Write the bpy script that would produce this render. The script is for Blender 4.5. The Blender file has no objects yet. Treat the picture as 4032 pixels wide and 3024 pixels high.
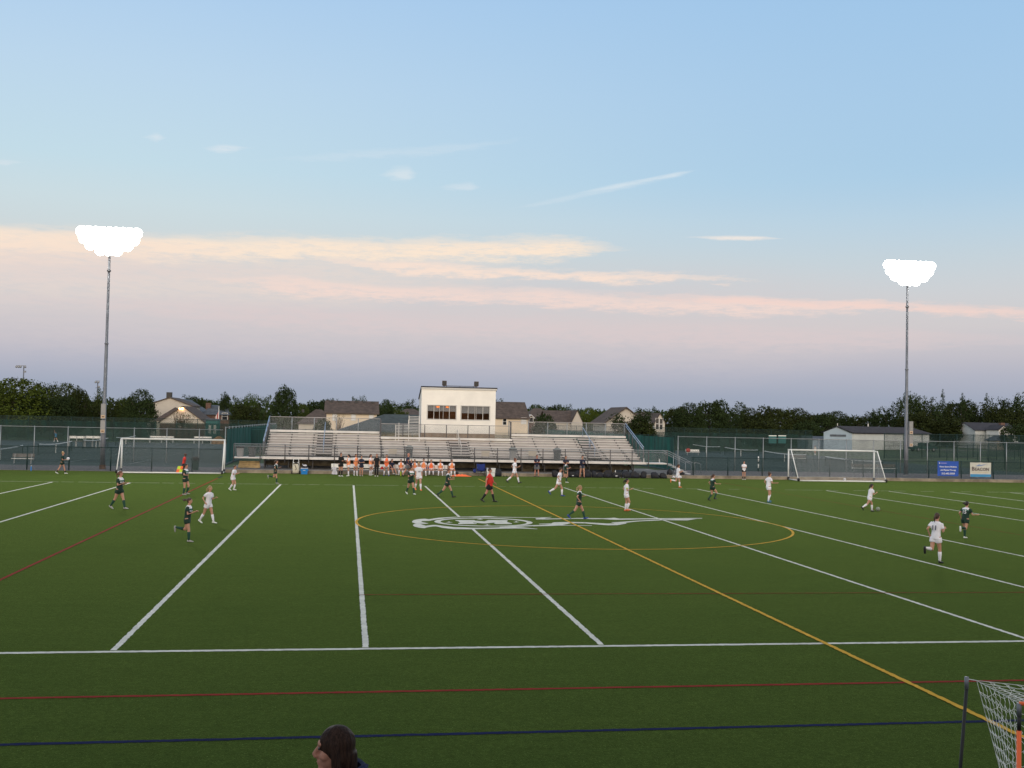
import bpy, math, random
from mathutils import Vector, Matrix, Quaternion, noise
R = math.radians
D = bpy.data
SC = bpy.context.scene
COL = SC.collection
rnd = random.Random(7)

# ------------------------------------------------------------------ camera (solved from the pitch markings)
F_PX, PITCH, YAW, ROLL = 4220.42, 0.034119, 0.150655, 0.020405
CAM = Vector((-9.5769, -45.1116, 4.34814))
fwd = Vector((math.sin(YAW)*math.cos(PITCH), math.cos(YAW)*math.cos(PITCH), math.sin(PITCH)))
r0 = Vector((math.cos(YAW), -math.sin(YAW), 0)); u0 = r0.cross(fwd)
cr = r0*math.cos(ROLL) + u0*math.sin(ROLL)
cu = -r0*math.sin(ROLL) + u0*math.cos(ROLL)
cam_d = D.cameras.new('camera'); cam = D.objects.new('camera', cam_d); COL.objects.link(cam)
cam_d.lens = F_PX/4032*36; cam_d.sensor_width = 36; cam_d.clip_end = 6000; cam_d.clip_start = 0.1
m = Matrix((cr, cu, -fwd)).transposed().to_4x4(); m.translation = CAM
cam.matrix_world = m
SC.camera = cam
def ray(a, b): return fwd*F_PX + cr*(a-2016) - cu*(b-1512)
def G(a, b, z=0.0):            # point of the photo on the level z
    d = ray(a, b); return CAM + d*((z-CAM.z)/d.z)
def at(a, b, Y):               # point of the photo on the upright plane y = Y
    d = ray(a, b); return CAM + d*((Y-CAM.y)/d.y)
def azel(a, b):
    d = ray(a, b).normalized(); return math.atan2(d.x, d.y), math.asin(d.z)

# ------------------------------------------------------------------ colour helpers
def lin(c): return tuple(((x/255)/12.92 if x/255 <= .04045 else ((x/255+.055)/1.055)**2.4) for x in c)
def nn(t, kind, **kw):
    n = t.nodes.new(kind)
    for k, v in kw.items(): setattr(n, k, v)
    return n
class NT:
    """tiny node helper"""
    def __init__(s, tree): s.t = tree
    def math(s, op, a, b=None, c=None, clamp=False):
        n = s.t.nodes.new('ShaderNodeMath'); n.operation = op; n.use_clamp = clamp
        for i, x in enumerate((a, b, c)):
            if x is None: continue
            if isinstance(x, (int, float)): n.inputs[i].default_value = x
            else: s.t.links.new(x, n.inputs[i])
        return n.outputs[0]
    def smooth(s, v, a, b, lo=0.0, hi=1.0):
        n = s.t.nodes.new('ShaderNodeMapRange'); n.interpolation_type = 'SMOOTHSTEP'
        for i, x in enumerate((v, a, b, lo, hi)):
            if isinstance(x, (int, float)): n.inputs[i].default_value = x
            else: s.t.links.new(x, n.inputs[i])
        return n.outputs[0]
    def mix(s, f, a, b, mode='MIX'):
        n = s.t.nodes.new('ShaderNodeMix'); n.data_type = 'RGBA'; n.blend_type = mode
        for i, x in ((0, f), (6, a), (7, b)):
            if isinstance(x, (int, float)): n.inputs[i].default_value = x
            elif isinstance(x, tuple): n.inputs[i].default_value = (*x[:3], 1)
            else: s.t.links.new(x, n.inputs[i])
        return n.outputs[2]
    def noise(s, vec, scale, detail=3, rough=.5):
        n = s.t.nodes.new('ShaderNodeTexNoise'); n.inputs['Scale'].default_value = scale
        n.inputs['Detail'].default_value = detail; n.inputs['Roughness'].default_value = rough
        if vec is not None: s.t.links.new(vec, n.inputs['Vector'])
        return n.outputs['Fac']
    def mapping(s, vec, scale=(1, 1, 1), rot=(0, 0, 0)):
        n = s.t.nodes.new('ShaderNodeMapping'); n.inputs['Scale'].default_value = scale; n.inputs['Rotation'].default_value = rot
        s.t.links.new(vec, n.inputs['Vector']); return n.outputs[0]

# ------------------------------------------------------------------ world: dusk sky with peach bands
W = D.worlds.new('World'); SC.world = W; W.use_nodes = True
t = W.node_tree; t.nodes.clear(); N = NT(t)
out = t.nodes.new('ShaderNodeOutputWorld'); bg = t.nodes.new('ShaderNodeBackground')
t.links.new(bg.outputs[0], out.inputs[0])
tc = t.nodes.new('ShaderNodeTexCoord'); sx = t.nodes.new('ShaderNodeSeparateXYZ'); t.links.new(tc.outputs['Generated'], sx.inputs[0])
X, Y_, Z = sx.outputs
el = N.math('ARCSINE', Z); az = N.math('ARCTAN2', X, Y_)
ramp = t.nodes.new('ShaderNodeValToRGB'); t.links.new(N.math('MULTIPLY', el, 1/.5), ramp.inputs[0])
table = [(0, (156, 165, 182)), (.025, (162, 170, 188)), (.047, (179, 181, 195)), (.064, (194, 191, 199)), (.089, (207, 203, 205)),
         (.116, (208, 209, 211)), (.15, (206, 215, 217)), (.185, (203, 220, 226)), (.22, (195, 220, 232)), (.297, (187, 214, 236)),
         (.374, (174, 206, 237)), (.5, (150, 190, 232))]
e = ramp.color_ramp.elements
while len(e) < len(table): e.new(.5)
for k, (p, c) in enumerate(table): e[k].position = p/.5; e[k].color = (*lin(c), 1)
# a little paler to the left, deeper blue to the right, high up
side = N.math('MULTIPLY', N.smooth(az, -.25, .60), N.smooth(el, .09, .24))
sky = N.mix(N.math('MULTIPLY', side, .55), ramp.outputs[0], lin((146, 190, 228)))
sky = N.mix(N.smooth(el, .45, 1.3), sky, lin((182, 172, 158)))  # overhead sky, out of view, warmed to take the blue out of the light
cv = t.nodes.new('ShaderNodeCombineXYZ')
t.links.new(N.math('MULTIPLY', az, 9), cv.inputs[0]); t.links.new(N.math('MULTIPLY', el, 62), cv.inputs[1])
nz1 = N.math('SUBTRACT', N.noise(cv.outputs[0], 1.0, 5, .6), .5)
cv2 = t.nodes.new('ShaderNodeCombineXYZ')
t.links.new(N.math('MULTIPLY', az, 40), cv2.inputs[0]); t.links.new(N.math('MULTIPLY', el, 200), cv2.inputs[1])
nz2 = N.math('SUBTRACT', N.noise(cv2.outputs[0], 1.0, 8, .72), .5)
nz = N.math('ADD', N.math('MULTIPLY', nz1, .019), N.math('MULTIPLY', nz2, .013))
def streak(sky, p, q, th, soft, col, amt, lend=.04, rend=.08, seg=1.0):
    a1, e1 = azel(*p); a2, e2 = azel(*q); sl = (e2-e1)/(a2-a1); th /= F_PX
    line = N.math('ADD', N.math('MULTIPLY', N.math('SUBTRACT', az, a1), sl), e1)
    d = N.math('ABSOLUTE', N.math('ADD', N.math('SUBTRACT', el, line), N.math('MULTIPLY', nz, seg)))
    w = N.math('MULTIPLY', N.smooth(az, a1-lend, a1+lend), N.smooth(az, a2+rend*.2, a2-rend))
    mfac = N.math('MULTIPLY', N.smooth(d, N.math('MULTIPLY', w, th*(1+soft)), N.math('MULTIPLY', w, th*.25)), w)
    tex = N.math('ADD', N.math('MULTIPLY', nz2, 2.6), .88, clamp=True)
    return N.mix(N.math('MULTIPLY', N.math('MULTIPLY', mfac, tex), amt), sky, lin(col))
k = 4032/2212
P_ = lambda x, y: (x*k, y*k)
sky = streak(sky, P_(-500, 600), P_(2300, 690), 110*k, .5, (214, 203, 204), .45, .1, .3, .5)
sky = streak(sky, P_(-500, 548), P_(1250, 590), 62*k, .6, (236, 220, 209), .55, .1, .25, .8)
sky = streak(sky, P_(-400, 490), P_(1360, 535), 25*k, .35, (252, 231, 210), .95, .1, .07, 1.25)
sky = streak(sky, P_(-400, 530), P_(600, 540), 30*k, .8, (246, 224, 208), .8, .1, .2)
sky = streak(sky, P_(-400, 565), P_(760, 590), 22*k, .8, (226, 212, 208), .6, .1, .2)
sky = streak(sky, P_(740, 568), P_(1660, 606), 12*k, .5, (250, 226, 210), .9, .06, .14, 1.2)
sky = streak(sky, P_(520, 608), P_(2170, 668), 15*k, .6, (246, 219, 208), .75, .08, .2, 1.3)
sky = streak(sky, P_(1400, 636), P_(2420, 682), 9*k, .7, (244, 214, 204), .75, .08, .1)
sky = streak(sky, P_(200, 655), P_(2400, 735), 20*k, .9, (222, 204, 204), .5, .2, .2)
sky = streak(sky, P_(1520, 513), P_(1700, 515), 4*k, .9, (250, 236, 224), .8, .03, .03, .25)
sky = streak(sky, P_(1140, 445), P_(1510, 366), 4*k, 1.2, (216, 228, 236), .35, .03, .02, .25)
sky = streak(sky, P_(1270, 412), P_(1500, 368), 3*k, 1.2, (224, 233, 238), .5, .03, .02, .22)
sky = streak(sky, P_(835, 376), P_(905, 374), 9*k, 1.4, (224, 232, 236), .6, .012, .012, .5)
sky = streak(sky, P_(455, 320), P_(550, 322), 6*k, 1.0, (230, 234, 238), .6, .012, .03, .4)
sky = streak(sky, P_(320, 298), P_(360, 298), 7*k, 1.0, (228, 234, 238), .5, .01, .01, .4)
sky = streak(sky, P_(640, 345), P_(1150, 300), 6*k, 1.6, (212, 226, 236), .35, .06, .08, .8)
sky = streak(sky, P_(960, 404), P_(1040, 402), 5*k, 1.2, (222, 230, 236), .45, .012, .012, .5)
sky = streak(sky, P_(-60, 352), P_(60, 354), 4*k, 1.2, (222, 230, 236), .5, .012, .02, .5)
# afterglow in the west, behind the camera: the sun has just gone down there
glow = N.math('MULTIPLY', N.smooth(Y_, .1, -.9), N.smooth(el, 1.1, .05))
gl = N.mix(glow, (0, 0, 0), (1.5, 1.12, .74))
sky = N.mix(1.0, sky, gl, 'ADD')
below = N.smooth(el, -.02, -.12)
sky = N.mix(below, sky, (.05, .06, .04))
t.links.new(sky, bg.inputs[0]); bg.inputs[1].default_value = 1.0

sun_d = D.lights.new('sun', 'SUN'); sun = D.objects.new('sun', sun_d); COL.objects.link(sun)
sun_d.energy = 1.25; sun_d.angle = R(40); sun_d.color = (1.0, .84, .68)
sun.rotation_euler = Vector((.15, 1.0, -.26)).to_track_quat('-Z', 'Y').to_euler()
SC.view_settings.view_transform = 'Standard'; SC.view_settings.look = 'None'
SC.view_settings.exposure = 0; SC.view_settings.gamma = 1
SC.cycles.transparent_max_bounces = 24; SC.cycles.max_bounces = 6
SC.cycles.sample_clamp_indirect = 4

# ------------------------------------------------------------------ materials
def mat(name, col, rough=.7, metal=0, var=.0, vscale=3, bump=0, bscale=40, emit=None, spec=.5, coord='Object', tint=False, col2=None):
    mm = D.materials.new(name); mm.use_nodes = True; t = mm.node_tree; N = NT(t)
    b = t.nodes['Principled BSDF']; b.inputs['Roughness'].default_value = rough; b.inputs['Metallic'].default_value = metal
    b.inputs['Specular IOR Level'].default_value = spec
    b.inputs['Base Color'].default_value = (*col, 1)
    tcn = t.nodes.new('ShaderNodeTexCoord')
    src = None
    if var:
        f = N.noise(tcn.outputs[coord], vscale, 4, .6)
        c2 = col2 or tuple(max(0, x*(1-var)) for x in col); c1 = tuple(min(1, x*(1+var)) for x in col) if not col2 else col
        f = N.smooth(f, .3, .7)
        src = N.mix(f, c2, c1)
    if tint:
        oi = t.nodes.new('ShaderNodeObjectInfo')
        src = N.mix(1.0, src if src is not None else col, oi.outputs['Color'], 'MULTIPLY')
    if src is not None: t.links.new(src, b.inputs['Base Color'])
    if bump:
        bn = t.nodes.new('ShaderNodeBump'); bn.inputs['Strength'].default_value = bump; bn.inputs['Distance'].default_value = .02
        t.links.new(N.noise(tcn.outputs[coord], bscale, 3), bn.inputs['Height']); t.links.new(bn.outputs[0], b.inputs['Normal'])
    if emit:
        b.inputs['Emission Color'].default_value = (*emit[0], 1); b.inputs['Emission Strength'].default_value = emit[1]
    return mm
def mesh_mat(name, col, pitch=.05, wire=.006, rough=.6):
    """woven wire or netting: real diagonal wires cut out procedurally, pitch in metres"""
    mm = D.materials.new(name); mm.use_nodes = True; t = mm.node_tree; N = NT(t)
    b = t.nodes['Principled BSDF']; b.inputs['Base Color'].default_value = (*col, 1); b.inputs['Roughness'].default_value = rough
    tcn = t.nodes.new('ShaderNodeTexCoord'); s = t.nodes.new('ShaderNodeSeparateXYZ'); t.links.new(tcn.outputs['Object'], s.inputs[0])
    h = N.math('ADD', s.outputs[0], s.outputs[1])
    fa = []
    for sg in ('ADD', 'SUBTRACT'):
        v = N.math('FRACT', N.math('DIVIDE', N.math(sg, h, s.outputs[2]), pitch))
        fa.append(N.math('LESS_THAN', v, wire/pitch*1.4))
    f = N.math('MAXIMUM', *fa)
    tr = t.nodes.new('ShaderNodeBsdfTransparent'); mx = t.nodes.new('ShaderNodeMixShader')
    t.links.new(f, mx.inputs[0]); t.links.new(tr.outputs[0], mx.inputs[1]); t.links.new(b.outputs[0], mx.inputs[2])
    t.links.new(mx.outputs[0], t.nodes['Material Output'].inputs[0])
    return mm
def screen_mat(name, col, cover):
    """knitted windscreen cloth: opaque threads over a fine open weave"""
    mm = D.materials.new(name); mm.use_nodes = True; t = mm.node_tree; N = NT(t)
    b = t.nodes['Principled BSDF']; b.inputs['Roughness'].default_value = .8
    tcn = t.nodes.new('ShaderNodeTexCoord')
    f = N.noise(N.mapping(tcn.outputs['Object'], (1.2, 1.2, .25)), 1.3, 4)
    t.links.new(N.mix(N.smooth(f, .3, .7), tuple(x*.6 for x in col), tuple(x*1.35 for x in col)), b.inputs['Base Color'])
    tr = t.nodes.new('ShaderNodeBsdfTransparent'); mx = t.nodes.new('ShaderNodeMixShader'); mx.inputs[0].default_value = cover
    t.links.new(tr.outputs[0], mx.inputs[1]); t.links.new(b.outputs[0], mx.inputs[2])
    t.links.new(mx.outputs[0], t.nodes['Material Output'].inputs[0])
    return mm
def turf_mat():
    mm = D.materials.new('artificial_turf'); mm.use_nodes = True; t = mm.node_tree; N = NT(t)
    b = t.nodes['Principled BSDF']; b.inputs['Roughness'].default_value = 1.0; b.inputs['Specular IOR Level'].default_value = .0
    b.inputs['Sheen Weight'].default_value = .21; b.inputs['Sheen Roughness'].default_value = .5; b.inputs['Sheen Tint'].default_value = (.42, .60, .16, 1)
    g = t.nodes.new('ShaderNodeNewGeometry'); pos = g.outputs['Position']
    big = N.smooth(N.noise(pos, .18, 4, .6), .35, .65)
    midn = N.smooth(N.noise(N.mapping(pos, (.35, 1.4, 1)), 1.1, 5, .65), .32, .7)
    fine = N.noise(pos, 9, 7, .95); fine2 = N.noise(pos, 30, 4, .8); mott = N.smooth(N.noise(pos, 2.2, 6, .85), .40, .60)
    c = N.mix(midn, (.019, .040, .0078), (.033, .060, .0120))
    c = N.mix(N.math('MULTIPLY', big, .65), c, (.040, .062, .0125))
    c = N.mix(mott, N.mix(.42, c, (.008, .020, .004)), c)
    c = N.mix(N.smooth(fine, .42, .60), N.mix(.80, c, (.003, .008, .002)), c)
    c = N.mix(N.smooth(fine2, .55, .68), c, N.mix(.6, c, (.15, .21, .055)))
    t.links.new(c, b.inputs['Base Color'])
    bn = t.nodes.new('ShaderNodeBump'); bn.inputs['Strength'].default_value = .5; bn.inputs['Distance'].default_value = .02
    t.links.new(N.math('ADD', fine, fine2), bn.inputs['Height']); t.links.new(bn.outputs[0], b.inputs['Normal'])
    return mm
def paint_mat(name, col, worn=.35, grass=(.035, .06, .016)):
    mm = D.materials.new(name); mm.use_nodes = True; t = mm.node_tree; N = NT(t)
    b = t.nodes['Principled BSDF']; b.inputs['Roughness'].default_value = 1.0; b.inputs['Specular IOR Level'].default_value = .08
    g = t.nodes.new('ShaderNodeNewGeometry')
    f = N.noise(g.outputs['Position'], 16, 5, .75); f2 = N.noise(g.outputs['Position'], 2.2, 3, .6)
    c = N.mix(N.smooth(f2, .3, .75), tuple(x*.78 for x in col), col)
    c = N.mix(N.math('MULTIPLY', N.smooth(f, .52, .70), worn), c, grass)
    t.links.new(c, b.inputs['Base Color']); return mm
M = {}
M['turf'] = turf_mat()
M['line_white'] = paint_mat('white_turf_line', (.66, .66, .60), .35)
M['line_yellow'] = paint_mat('yellow_turf_line', (.62, .36, .045), .35)
M['line_red'] = paint_mat('red_turf_line', (.24, .022, .016), .45)
M['line_blue'] = paint_mat('blue_turf_line', (.006, .012, .060), .5)
M['ground'] = mat('rough_grass', (.045, .075, .024), .95, var=.5, vscale=.12, bump=.4, bscale=3)
M['gravel'] = mat('grey_gravel', (.15, .135, .135), .95, var=.35, vscale=9, bump=.5, bscale=30)
M['kerb'] = mat('tan_kerb_stone', (.27, .225, .165), .9, var=.35, vscale=1.2, bump=.4, bscale=14)
M['slab'] = mat('grey_concrete', (.18, .17, .16), .9, var=.25, vscale=1.5)
M['court'] = mat('court_green', (.017, .040, .033), .8, var=.18, vscale=.25)
M['court2'] = mat('court_grey', (.032, .055, .048), .8, var=.15, vscale=.25)
M['court_line'] = mat('court_line', (.33, .38, .36), .8)
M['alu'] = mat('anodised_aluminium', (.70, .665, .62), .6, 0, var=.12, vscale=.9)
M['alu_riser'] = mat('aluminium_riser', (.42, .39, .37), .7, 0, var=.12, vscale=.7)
M['galv'] = mat('galvanised_pipe', (.33, .35, .36), .5, .5)
M['galv_dark'] = mat('weathered_steel_post', (.12, .115, .115), .65, .3)
M['galv_blue'] = mat('galvanised_rail', (.42, .52, .66), .4, .6)
M['green_pipe'] = mat('green_vinyl_pipe', (.006, .030, .026), .5)
M['chain_green'] = mesh_mat('green_chain_link', (.006, .032, .027), .055, .0052)
M['chain_grey'] = mesh_mat('grey_chain_link', (.36, .37, .37), .05, .0020)
M['screen'] = screen_mat('dark_windscreen', (.005, .034, .028), .62)
M['screen2'] = screen_mat('teal_windscreen', (.006, .085, .066), .95)
M['goal_net'] = mesh_mat('goal_netting', (.55, .56, .57), .11, .0042)
M['goal_net_thin'] = mesh_mat('thin_goal_netting', (.50, .51, .52), .11, .0019)
M['white_paint'] = mat('white_paint', (.80, .80, .77), .45, var=.04, vscale=2)
M['black'] = mat('black_rubber', (.012, .012, .013), .6)
M['dark'] = mat('dark_steel', (.05, .048, .045), .8)  # one even near-black for the underframe, grilles and small fittings
M['pole'] = mat('grey_steel_pole', (.17, .18, .20), .5, .35, var=.15, vscale=1.5)
M['pole_box'] = mat('grey_enclosure', (.29, .29, .29), .55, .1, var=.1, vscale=2)
M['sign_tan'] = mat('faded_label', (.62, .45, .30), .8)
M['wood'] = mat('weathered_timber', (.13, .105, .065), .85, var=.35, vscale=2.5)
M['board_tan'] = mat('faded_tan_board', (.47, .41, .33), .85)
M['wood_light'] = mat('pale_timber', (.42, .30, .14), .8, var=.3, vscale=2.5)
M['cream'] = mat('cream_siding', (.68, .57, .43), .8, var=.05, vscale=.6)
M['siding'] = mat('grey_cream_siding', (.54, .49, .42), .85, var=.06, vscale=.6)
M['white_wall'] = mat('white_wall', (.70, .66, .60), .75, var=.05, vscale=.8)
M['box_wall'] = mat('press_box_wall', (.88, .84, .76), .6, var=.05, vscale=.7)
M['barn_wall'] = mat('barn_wall', (.50, .52, .50), .75, var=.08, vscale=.5)
M['blue_wall'] = mat('pale_blue_wall', (.30, .38, .45), .75, var=.08, vscale=.5)
M['brick'] = mat('brown_brick', (.13, .075, .055), .9, var=.3, vscale=3)
M['shingle'] = mat('brown_shingle', (.088, .064, .052), .9, var=.3, vscale=1.6, bump=.3, bscale=6)
M['shingle_grey'] = mat('blue_grey_shingle', (.085, .10, .12), .9, var=.3, vscale=1.6)
M['shingle_green'] = mat('green_grey_shingle', (.052, .068, .070), .9, var=.25, vscale=1.6)
M['shingle_dark'] = mat('charcoal_shingle', (.036, .035, .044), .9, var=.25, vscale=1.6)
M['glass'] = mat('window_glass', (.02, .022, .024), .08)
M['shutter'] = mat('window_blind', (.70, .70, .70), .7)
M['trim'] = mat('pale_trim', (.62, .60, .56), .7)
M['leaf'] = mat('leaves', (.056, .076, .027), .9, spec=.15, var=.5, vscale=.35, tint=True)
M['bark'] = mat('bark', (.07, .055, .042), .95, var=.3, vscale=4)
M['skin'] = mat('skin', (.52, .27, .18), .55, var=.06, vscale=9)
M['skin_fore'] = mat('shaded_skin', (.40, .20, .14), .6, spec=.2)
M['skin_dark'] = mat('dark_skin', (.085, .042, .028), .55)
M['skin_pink'] = mat('ruddy_skin', (.50, .22, .15), .55)
M['eye'] = mat('dark_eye', (.02, .015, .012), .4)
M['lip'] = mat('lip', (.30, .09, .07), .5)
M['hair_brown'] = mat('brown_hair', (.055, .026, .015), .6, var=.4, vscale=30)
M['hair_dark'] = mat('dark_hair', (.018, .011, .008), .55, var=.4, vscale=30)
M['hair_blond'] = mat('blond_hair', (.33, .22, .10), .6, var=.4, vscale=30)
M['hair_red'] = mat('auburn_hair', (.13, .045, .025), .6, var=.4, vscale=30)
M['hair_strand'] = mat('long_brown_hair', (.050, .026, .017), .6, spec=.12)
_t = M['hair_strand'].node_tree; _N = NT(_t); _tc = _t.nodes.new('ShaderNodeTexCoord'); _f = _N.noise(_N.mapping(_tc.outputs['Object'], (1, 1, .07)), 130, 4, .7)
_t.links.new(_N.mix(_N.smooth(_f, .3, .7), (.010, .005, .004), (.045, .024, .016)), _t.nodes['Principled BSDF'].inputs['Base Color'])
_b = _t.nodes.new('ShaderNodeBump'); _b.inputs['Strength'].default_value = .6; _b.inputs['Distance'].default_value = .004; _t.links.new(_f, _b.inputs['Height']); _t.links.new(_b.outputs[0], _t.nodes['Principled BSDF'].inputs['Normal'])
M['k_hood'] = mat('navy_fleece', (.012, .018, .055), .95, var=.6, vscale=45, bump=.5, bscale=60)
M['k_white'] = mat('white_kit', (.82, .80, .84), .8, var=.05, vscale=8)
M['k_green'] = mat('dark_green_kit', (.006, .030, .018), .8, var=.2, vscale=8)
M['k_mid'] = mat('mid_green_band', (.030, .16, .095), .8)
M['k_navy'] = mat('navy_cloth', (.014, .018, .045), .85, var=.15, vscale=8)
M['k_black'] = mat('black_cloth', (.009, .009, .010), .85)
M['k_grey'] = mat('grey_shorts', (.13, .13, .14), .85)
M['k_red'] = mat('red_shirt', (.62, .028, .018), .75)
M['k_orange'] = mat('orange_bib', (1.0, .33, .13), .7)
M['k_orange2'] = mat('deep_orange_bib', (1.0, .19, .06), .7)
M['k_khaki'] = mat('khaki_cloth', (.33, .25, .15), .85)
M['k_yellow'] = mat('neon_yellow', (.62, .80, .06), .7)
M['k_blue'] = mat('blue_shoe', (.012, .045, .32), .5)
M['k_cyan'] = mat('teal_blue_shoe', (.02, .16, .30), .5)
M['k_grn_sock'] = mat('green_sock', (.012, .060, .038), .85)
M['o_shoe'] = mat('orange_shoe', (.95, .22, .07), .5)
M['g_shoe'] = mat('grey_shoe', (.35, .34, .33), .5)
M['w_shoe'] = mat('white_shoe', (.75, .77, .72), .5)
M['b_shoe'] = mat('black_shoe', (.012, .012, .013), .45)
M['print_white'] = mat('white_print', (.8, .8, .8), .7)
M['print_navy'] = mat('navy_print', (.02, .025, .07), .7)

# ------------------------------------------------------------------ mesh builder
class MB:
    def __init__(s): s.v = []; s.f = []; s.mi = []; s.cur = 0
    def add(s, vs, fs):
        o = len(s.v); s.v += [tuple(x) for x in vs]
        for f in fs: s.f.append(tuple(i+o for i in f)); s.mi.append(s.cur)
        return s
    def box(s, x0, x1, y0, y1, z0, z1):
        return s.add([(x0, y0, z0), (x1, y0, z0), (x1, y1, z0), (x0, y1, z0), (x0, y0, z1), (x1, y0, z1), (x1, y1, z1), (x0, y1, z1)],
                     [(0, 3, 2, 1), (4, 5, 6, 7), (0, 1, 5, 4), (1, 2, 6, 5), (2, 3, 7, 6), (3, 0, 4, 7)])
    def hexa(s, p):      # eight corners, bottom ring then top ring
        return s.add(p, [(0, 3, 2, 1), (4, 5, 6, 7), (0, 1, 5, 4), (1, 2, 6, 5), (2, 3, 7, 6), (3, 0, 4, 7)])
    def bar(s, a, b, w, h=None):
        h = h or w; a = Vector(a); b = Vector(b); d = (b-a).normalized()
        up = Vector((0, 0, 1)) if abs(d.z) < .95 else Vector((1, 0, 0))
        x = d.cross(up).normalized()*w/2; y = x.normalized().cross(d)*h/2
        return s.hexa([a-x-y, a+x-y, b+x-y, b-x-y, a-x+y, a+x+y, b+x+y, b-x+y])
    def rings(s, rs, cap=True):     # list of rings (equal counts) lofted
        o = len(s.v); n = len(rs[0])
        for r_ in rs: s.v += [tuple(p) for p in r_]
        for i in range(len(rs)-1):
            for j in range(n):
                s.f.append((o+i*n+j, o+i*n+(j+1) % n, o+(i+1)*n+(j+1) % n, o+(i+1)*n+j)); s.mi.append(s.cur)
        if cap:
            s.f.append(tuple(o+j for j in reversed(range(n)))); s.mi.append(s.cur)
            s.f.append(tuple(o+(len(rs)-1)*n+j for j in range(n))); s.mi.append(s.cur)
        return s
    def tube(s, pts, rad, n=8):
        pts = [Vector(p) for p in pts]; rad = rad if isinstance(rad, (list, tuple)) else [rad]*len(pts)
        rs = []; px = None
        for i, p in enumerate(pts):
            d = (pts[min(i+1, len(pts)-1)]-pts[max(i-1, 0)]).normalized()
            if px is None:
                up = Vector((0, 0, 1)) if abs(d.z) < .9 else Vector((0, 1, 0)); px = d.cross(up).normalized()
            else: px = (px - d*px.dot(d)).normalized()
            py = d.cross(px)
            rs.append([p+(px*math.cos(a)+py*math.sin(a))*rad[i] for a in [2*math.pi*j/n for j in range(n)]])
        return s.rings(rs)
    def ell(s, c, r, n=10, m_=7, rot=None):
        c = Vector(c); rs = []
        for i in range(m_+1):
            ph = -math.pi/2*.985 + math.pi*.985*i/m_
            ring = []
            for j in range(n):
                th = 2*math.pi*j/n
                q = Vector((math.cos(ph)*math.cos(th)*r[0], math.cos(ph)*math.sin(th)*r[1], math.sin(ph)*r[2]))
                ring.append(c+(rot @ q if rot else q))
            rs.append(ring)
        return s.rings(rs)
    def poly(s, pts, thick=None):
        return s.add(pts, [tuple(range(len(pts)))])
    def mesh(s, name, mats, smooth=False):
        me = D.meshes.new(name); me.from_pydata(s.v, [], s.f)
        for x in (mats if isinstance(mats, (list, tuple)) else [mats]): me.materials.append(x)
        me.polygons.foreach_set('material_index', s.mi)
        if smooth: me.polygons.foreach_set('use_smooth', [True]*len(s.f))
        me.validate(); me.update(); return me
    def obj(s, name, mats, parent=None, smooth=False, **tags):
        o = D.objects.new(name, s.mesh(name, mats, smooth)); COL.objects.link(o)
        if parent: o.parent = parent
        for a, b in tags.items(): o[a] = b
        return o
def thing(name, label, cat, loc=(0, 0, 0), rz=0, group=None):
    o = D.objects.new(name, None); COL.objects.link(o); o.location = loc; o.rotation_euler = (0, 0, rz)
    o.empty_display_size = .3
    o['label'] = label; o['category'] = cat
    if group: o['group'] = group
    return o
def tag(o, label=None, cat=None, group=None, kind=None):
    if label: o['label'] = label
    if cat: o['category'] = cat
    if group: o['group'] = group
    if kind: o['kind'] = kind
    return o
def struct(name, mb, mt, kind='structure', **k): o = mb.obj(name, mt, **k); o['kind'] = kind; return o
def copy_tree(o, parent=None):
    c = o.copy(); COL.objects.link(c)
    if parent: c.parent = parent
    for ch in list(o.children): copy_tree(ch, c)
    return c

# ------------------------------------------------------------------ lettering (baked to meshes)
_font = {}
def text_mesh(s, size, extrude=.0):
    cu = D.curves.new('txt', 'FONT'); cu.body = s; cu.size = size; cu.align_x = 'CENTER'; cu.align_y = 'CENTER'; cu.extrude = extrude; cu.resolution_u = 2; cu.offset = size*.022
    ob = D.objects.new('txt', cu); COL.objects.link(ob)
    dg = bpy.context.evaluated_depsgraph_get(); dg.update()
    me = D.meshes.new_from_object(ob.evaluated_get(dg)); D.objects.remove(ob); D.curves.remove(cu); return me
def lettering(s, size, mt, parent, loc, rot=(R(90), 0, 0), sx=1.0, bold=0, name='lettering'):
    me = text_mesh(s, size, .002)
    me.materials.clear(); me.materials.append(mt)
    o = D.objects.new(name, me); COL.objects.link(o); o.parent = parent; o.location = loc; o.rotation_euler = rot; o.scale = (sx, 1, 1)
    return o

# ================================================================== SETTING
S5 = 4.572
gm = MB(); gm.box(-2500, 2500, -300, 4000, -1.0, -.06); struct('ground', gm, M['ground'])
tm = MB()
nx, ny = 60, 40
tm.box(-75, 75, -37, 37.85, -.05, 0.0)
struct('turf', tm, M['turf'])

def line_strip(mb, a, b, w, z, jag=.011, step=.07):
    a = Vector(a[:2]); b = Vector(b[:2]); L = (b-a).length; d = (b-a)/L; n = Vector((-d.y, d.x)); k = max(2, int(L/step)); vs = []
    for i in range(k+1):
        p = a+d*L*i/k
        o1 = w/2+rnd.uniform(-jag, jag); o2 = w/2+rnd.uniform(-jag, jag)
        vs += [(p.x+n.x*o1, p.y+n.y*o1, z), (p.x-n.x*o2, p.y-n.y*o2, z)]
    mb.add(vs, [(2*i+1, 2*i+3, 2*i+2, 2*i) for i in range(k)])
NEAR, FAR = -24.62, 24.6
wl = MB()
line_strip(wl, (-S5, NEAR+.12), (-S5, G(1858, 2083).y), .115, .004); line_strip(wl, (-S5, G(1812, 2036).y), (-S5, FAR-.25), .115, .004)
for kk in (-7, -6, -5, -3, -2, 1, 2, 3, 5, 6, 7, 8, 9):
    line_strip(wl, (kk*S5, NEAR+.12), (kk*S5, FAR-.25), .115, .004)
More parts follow.
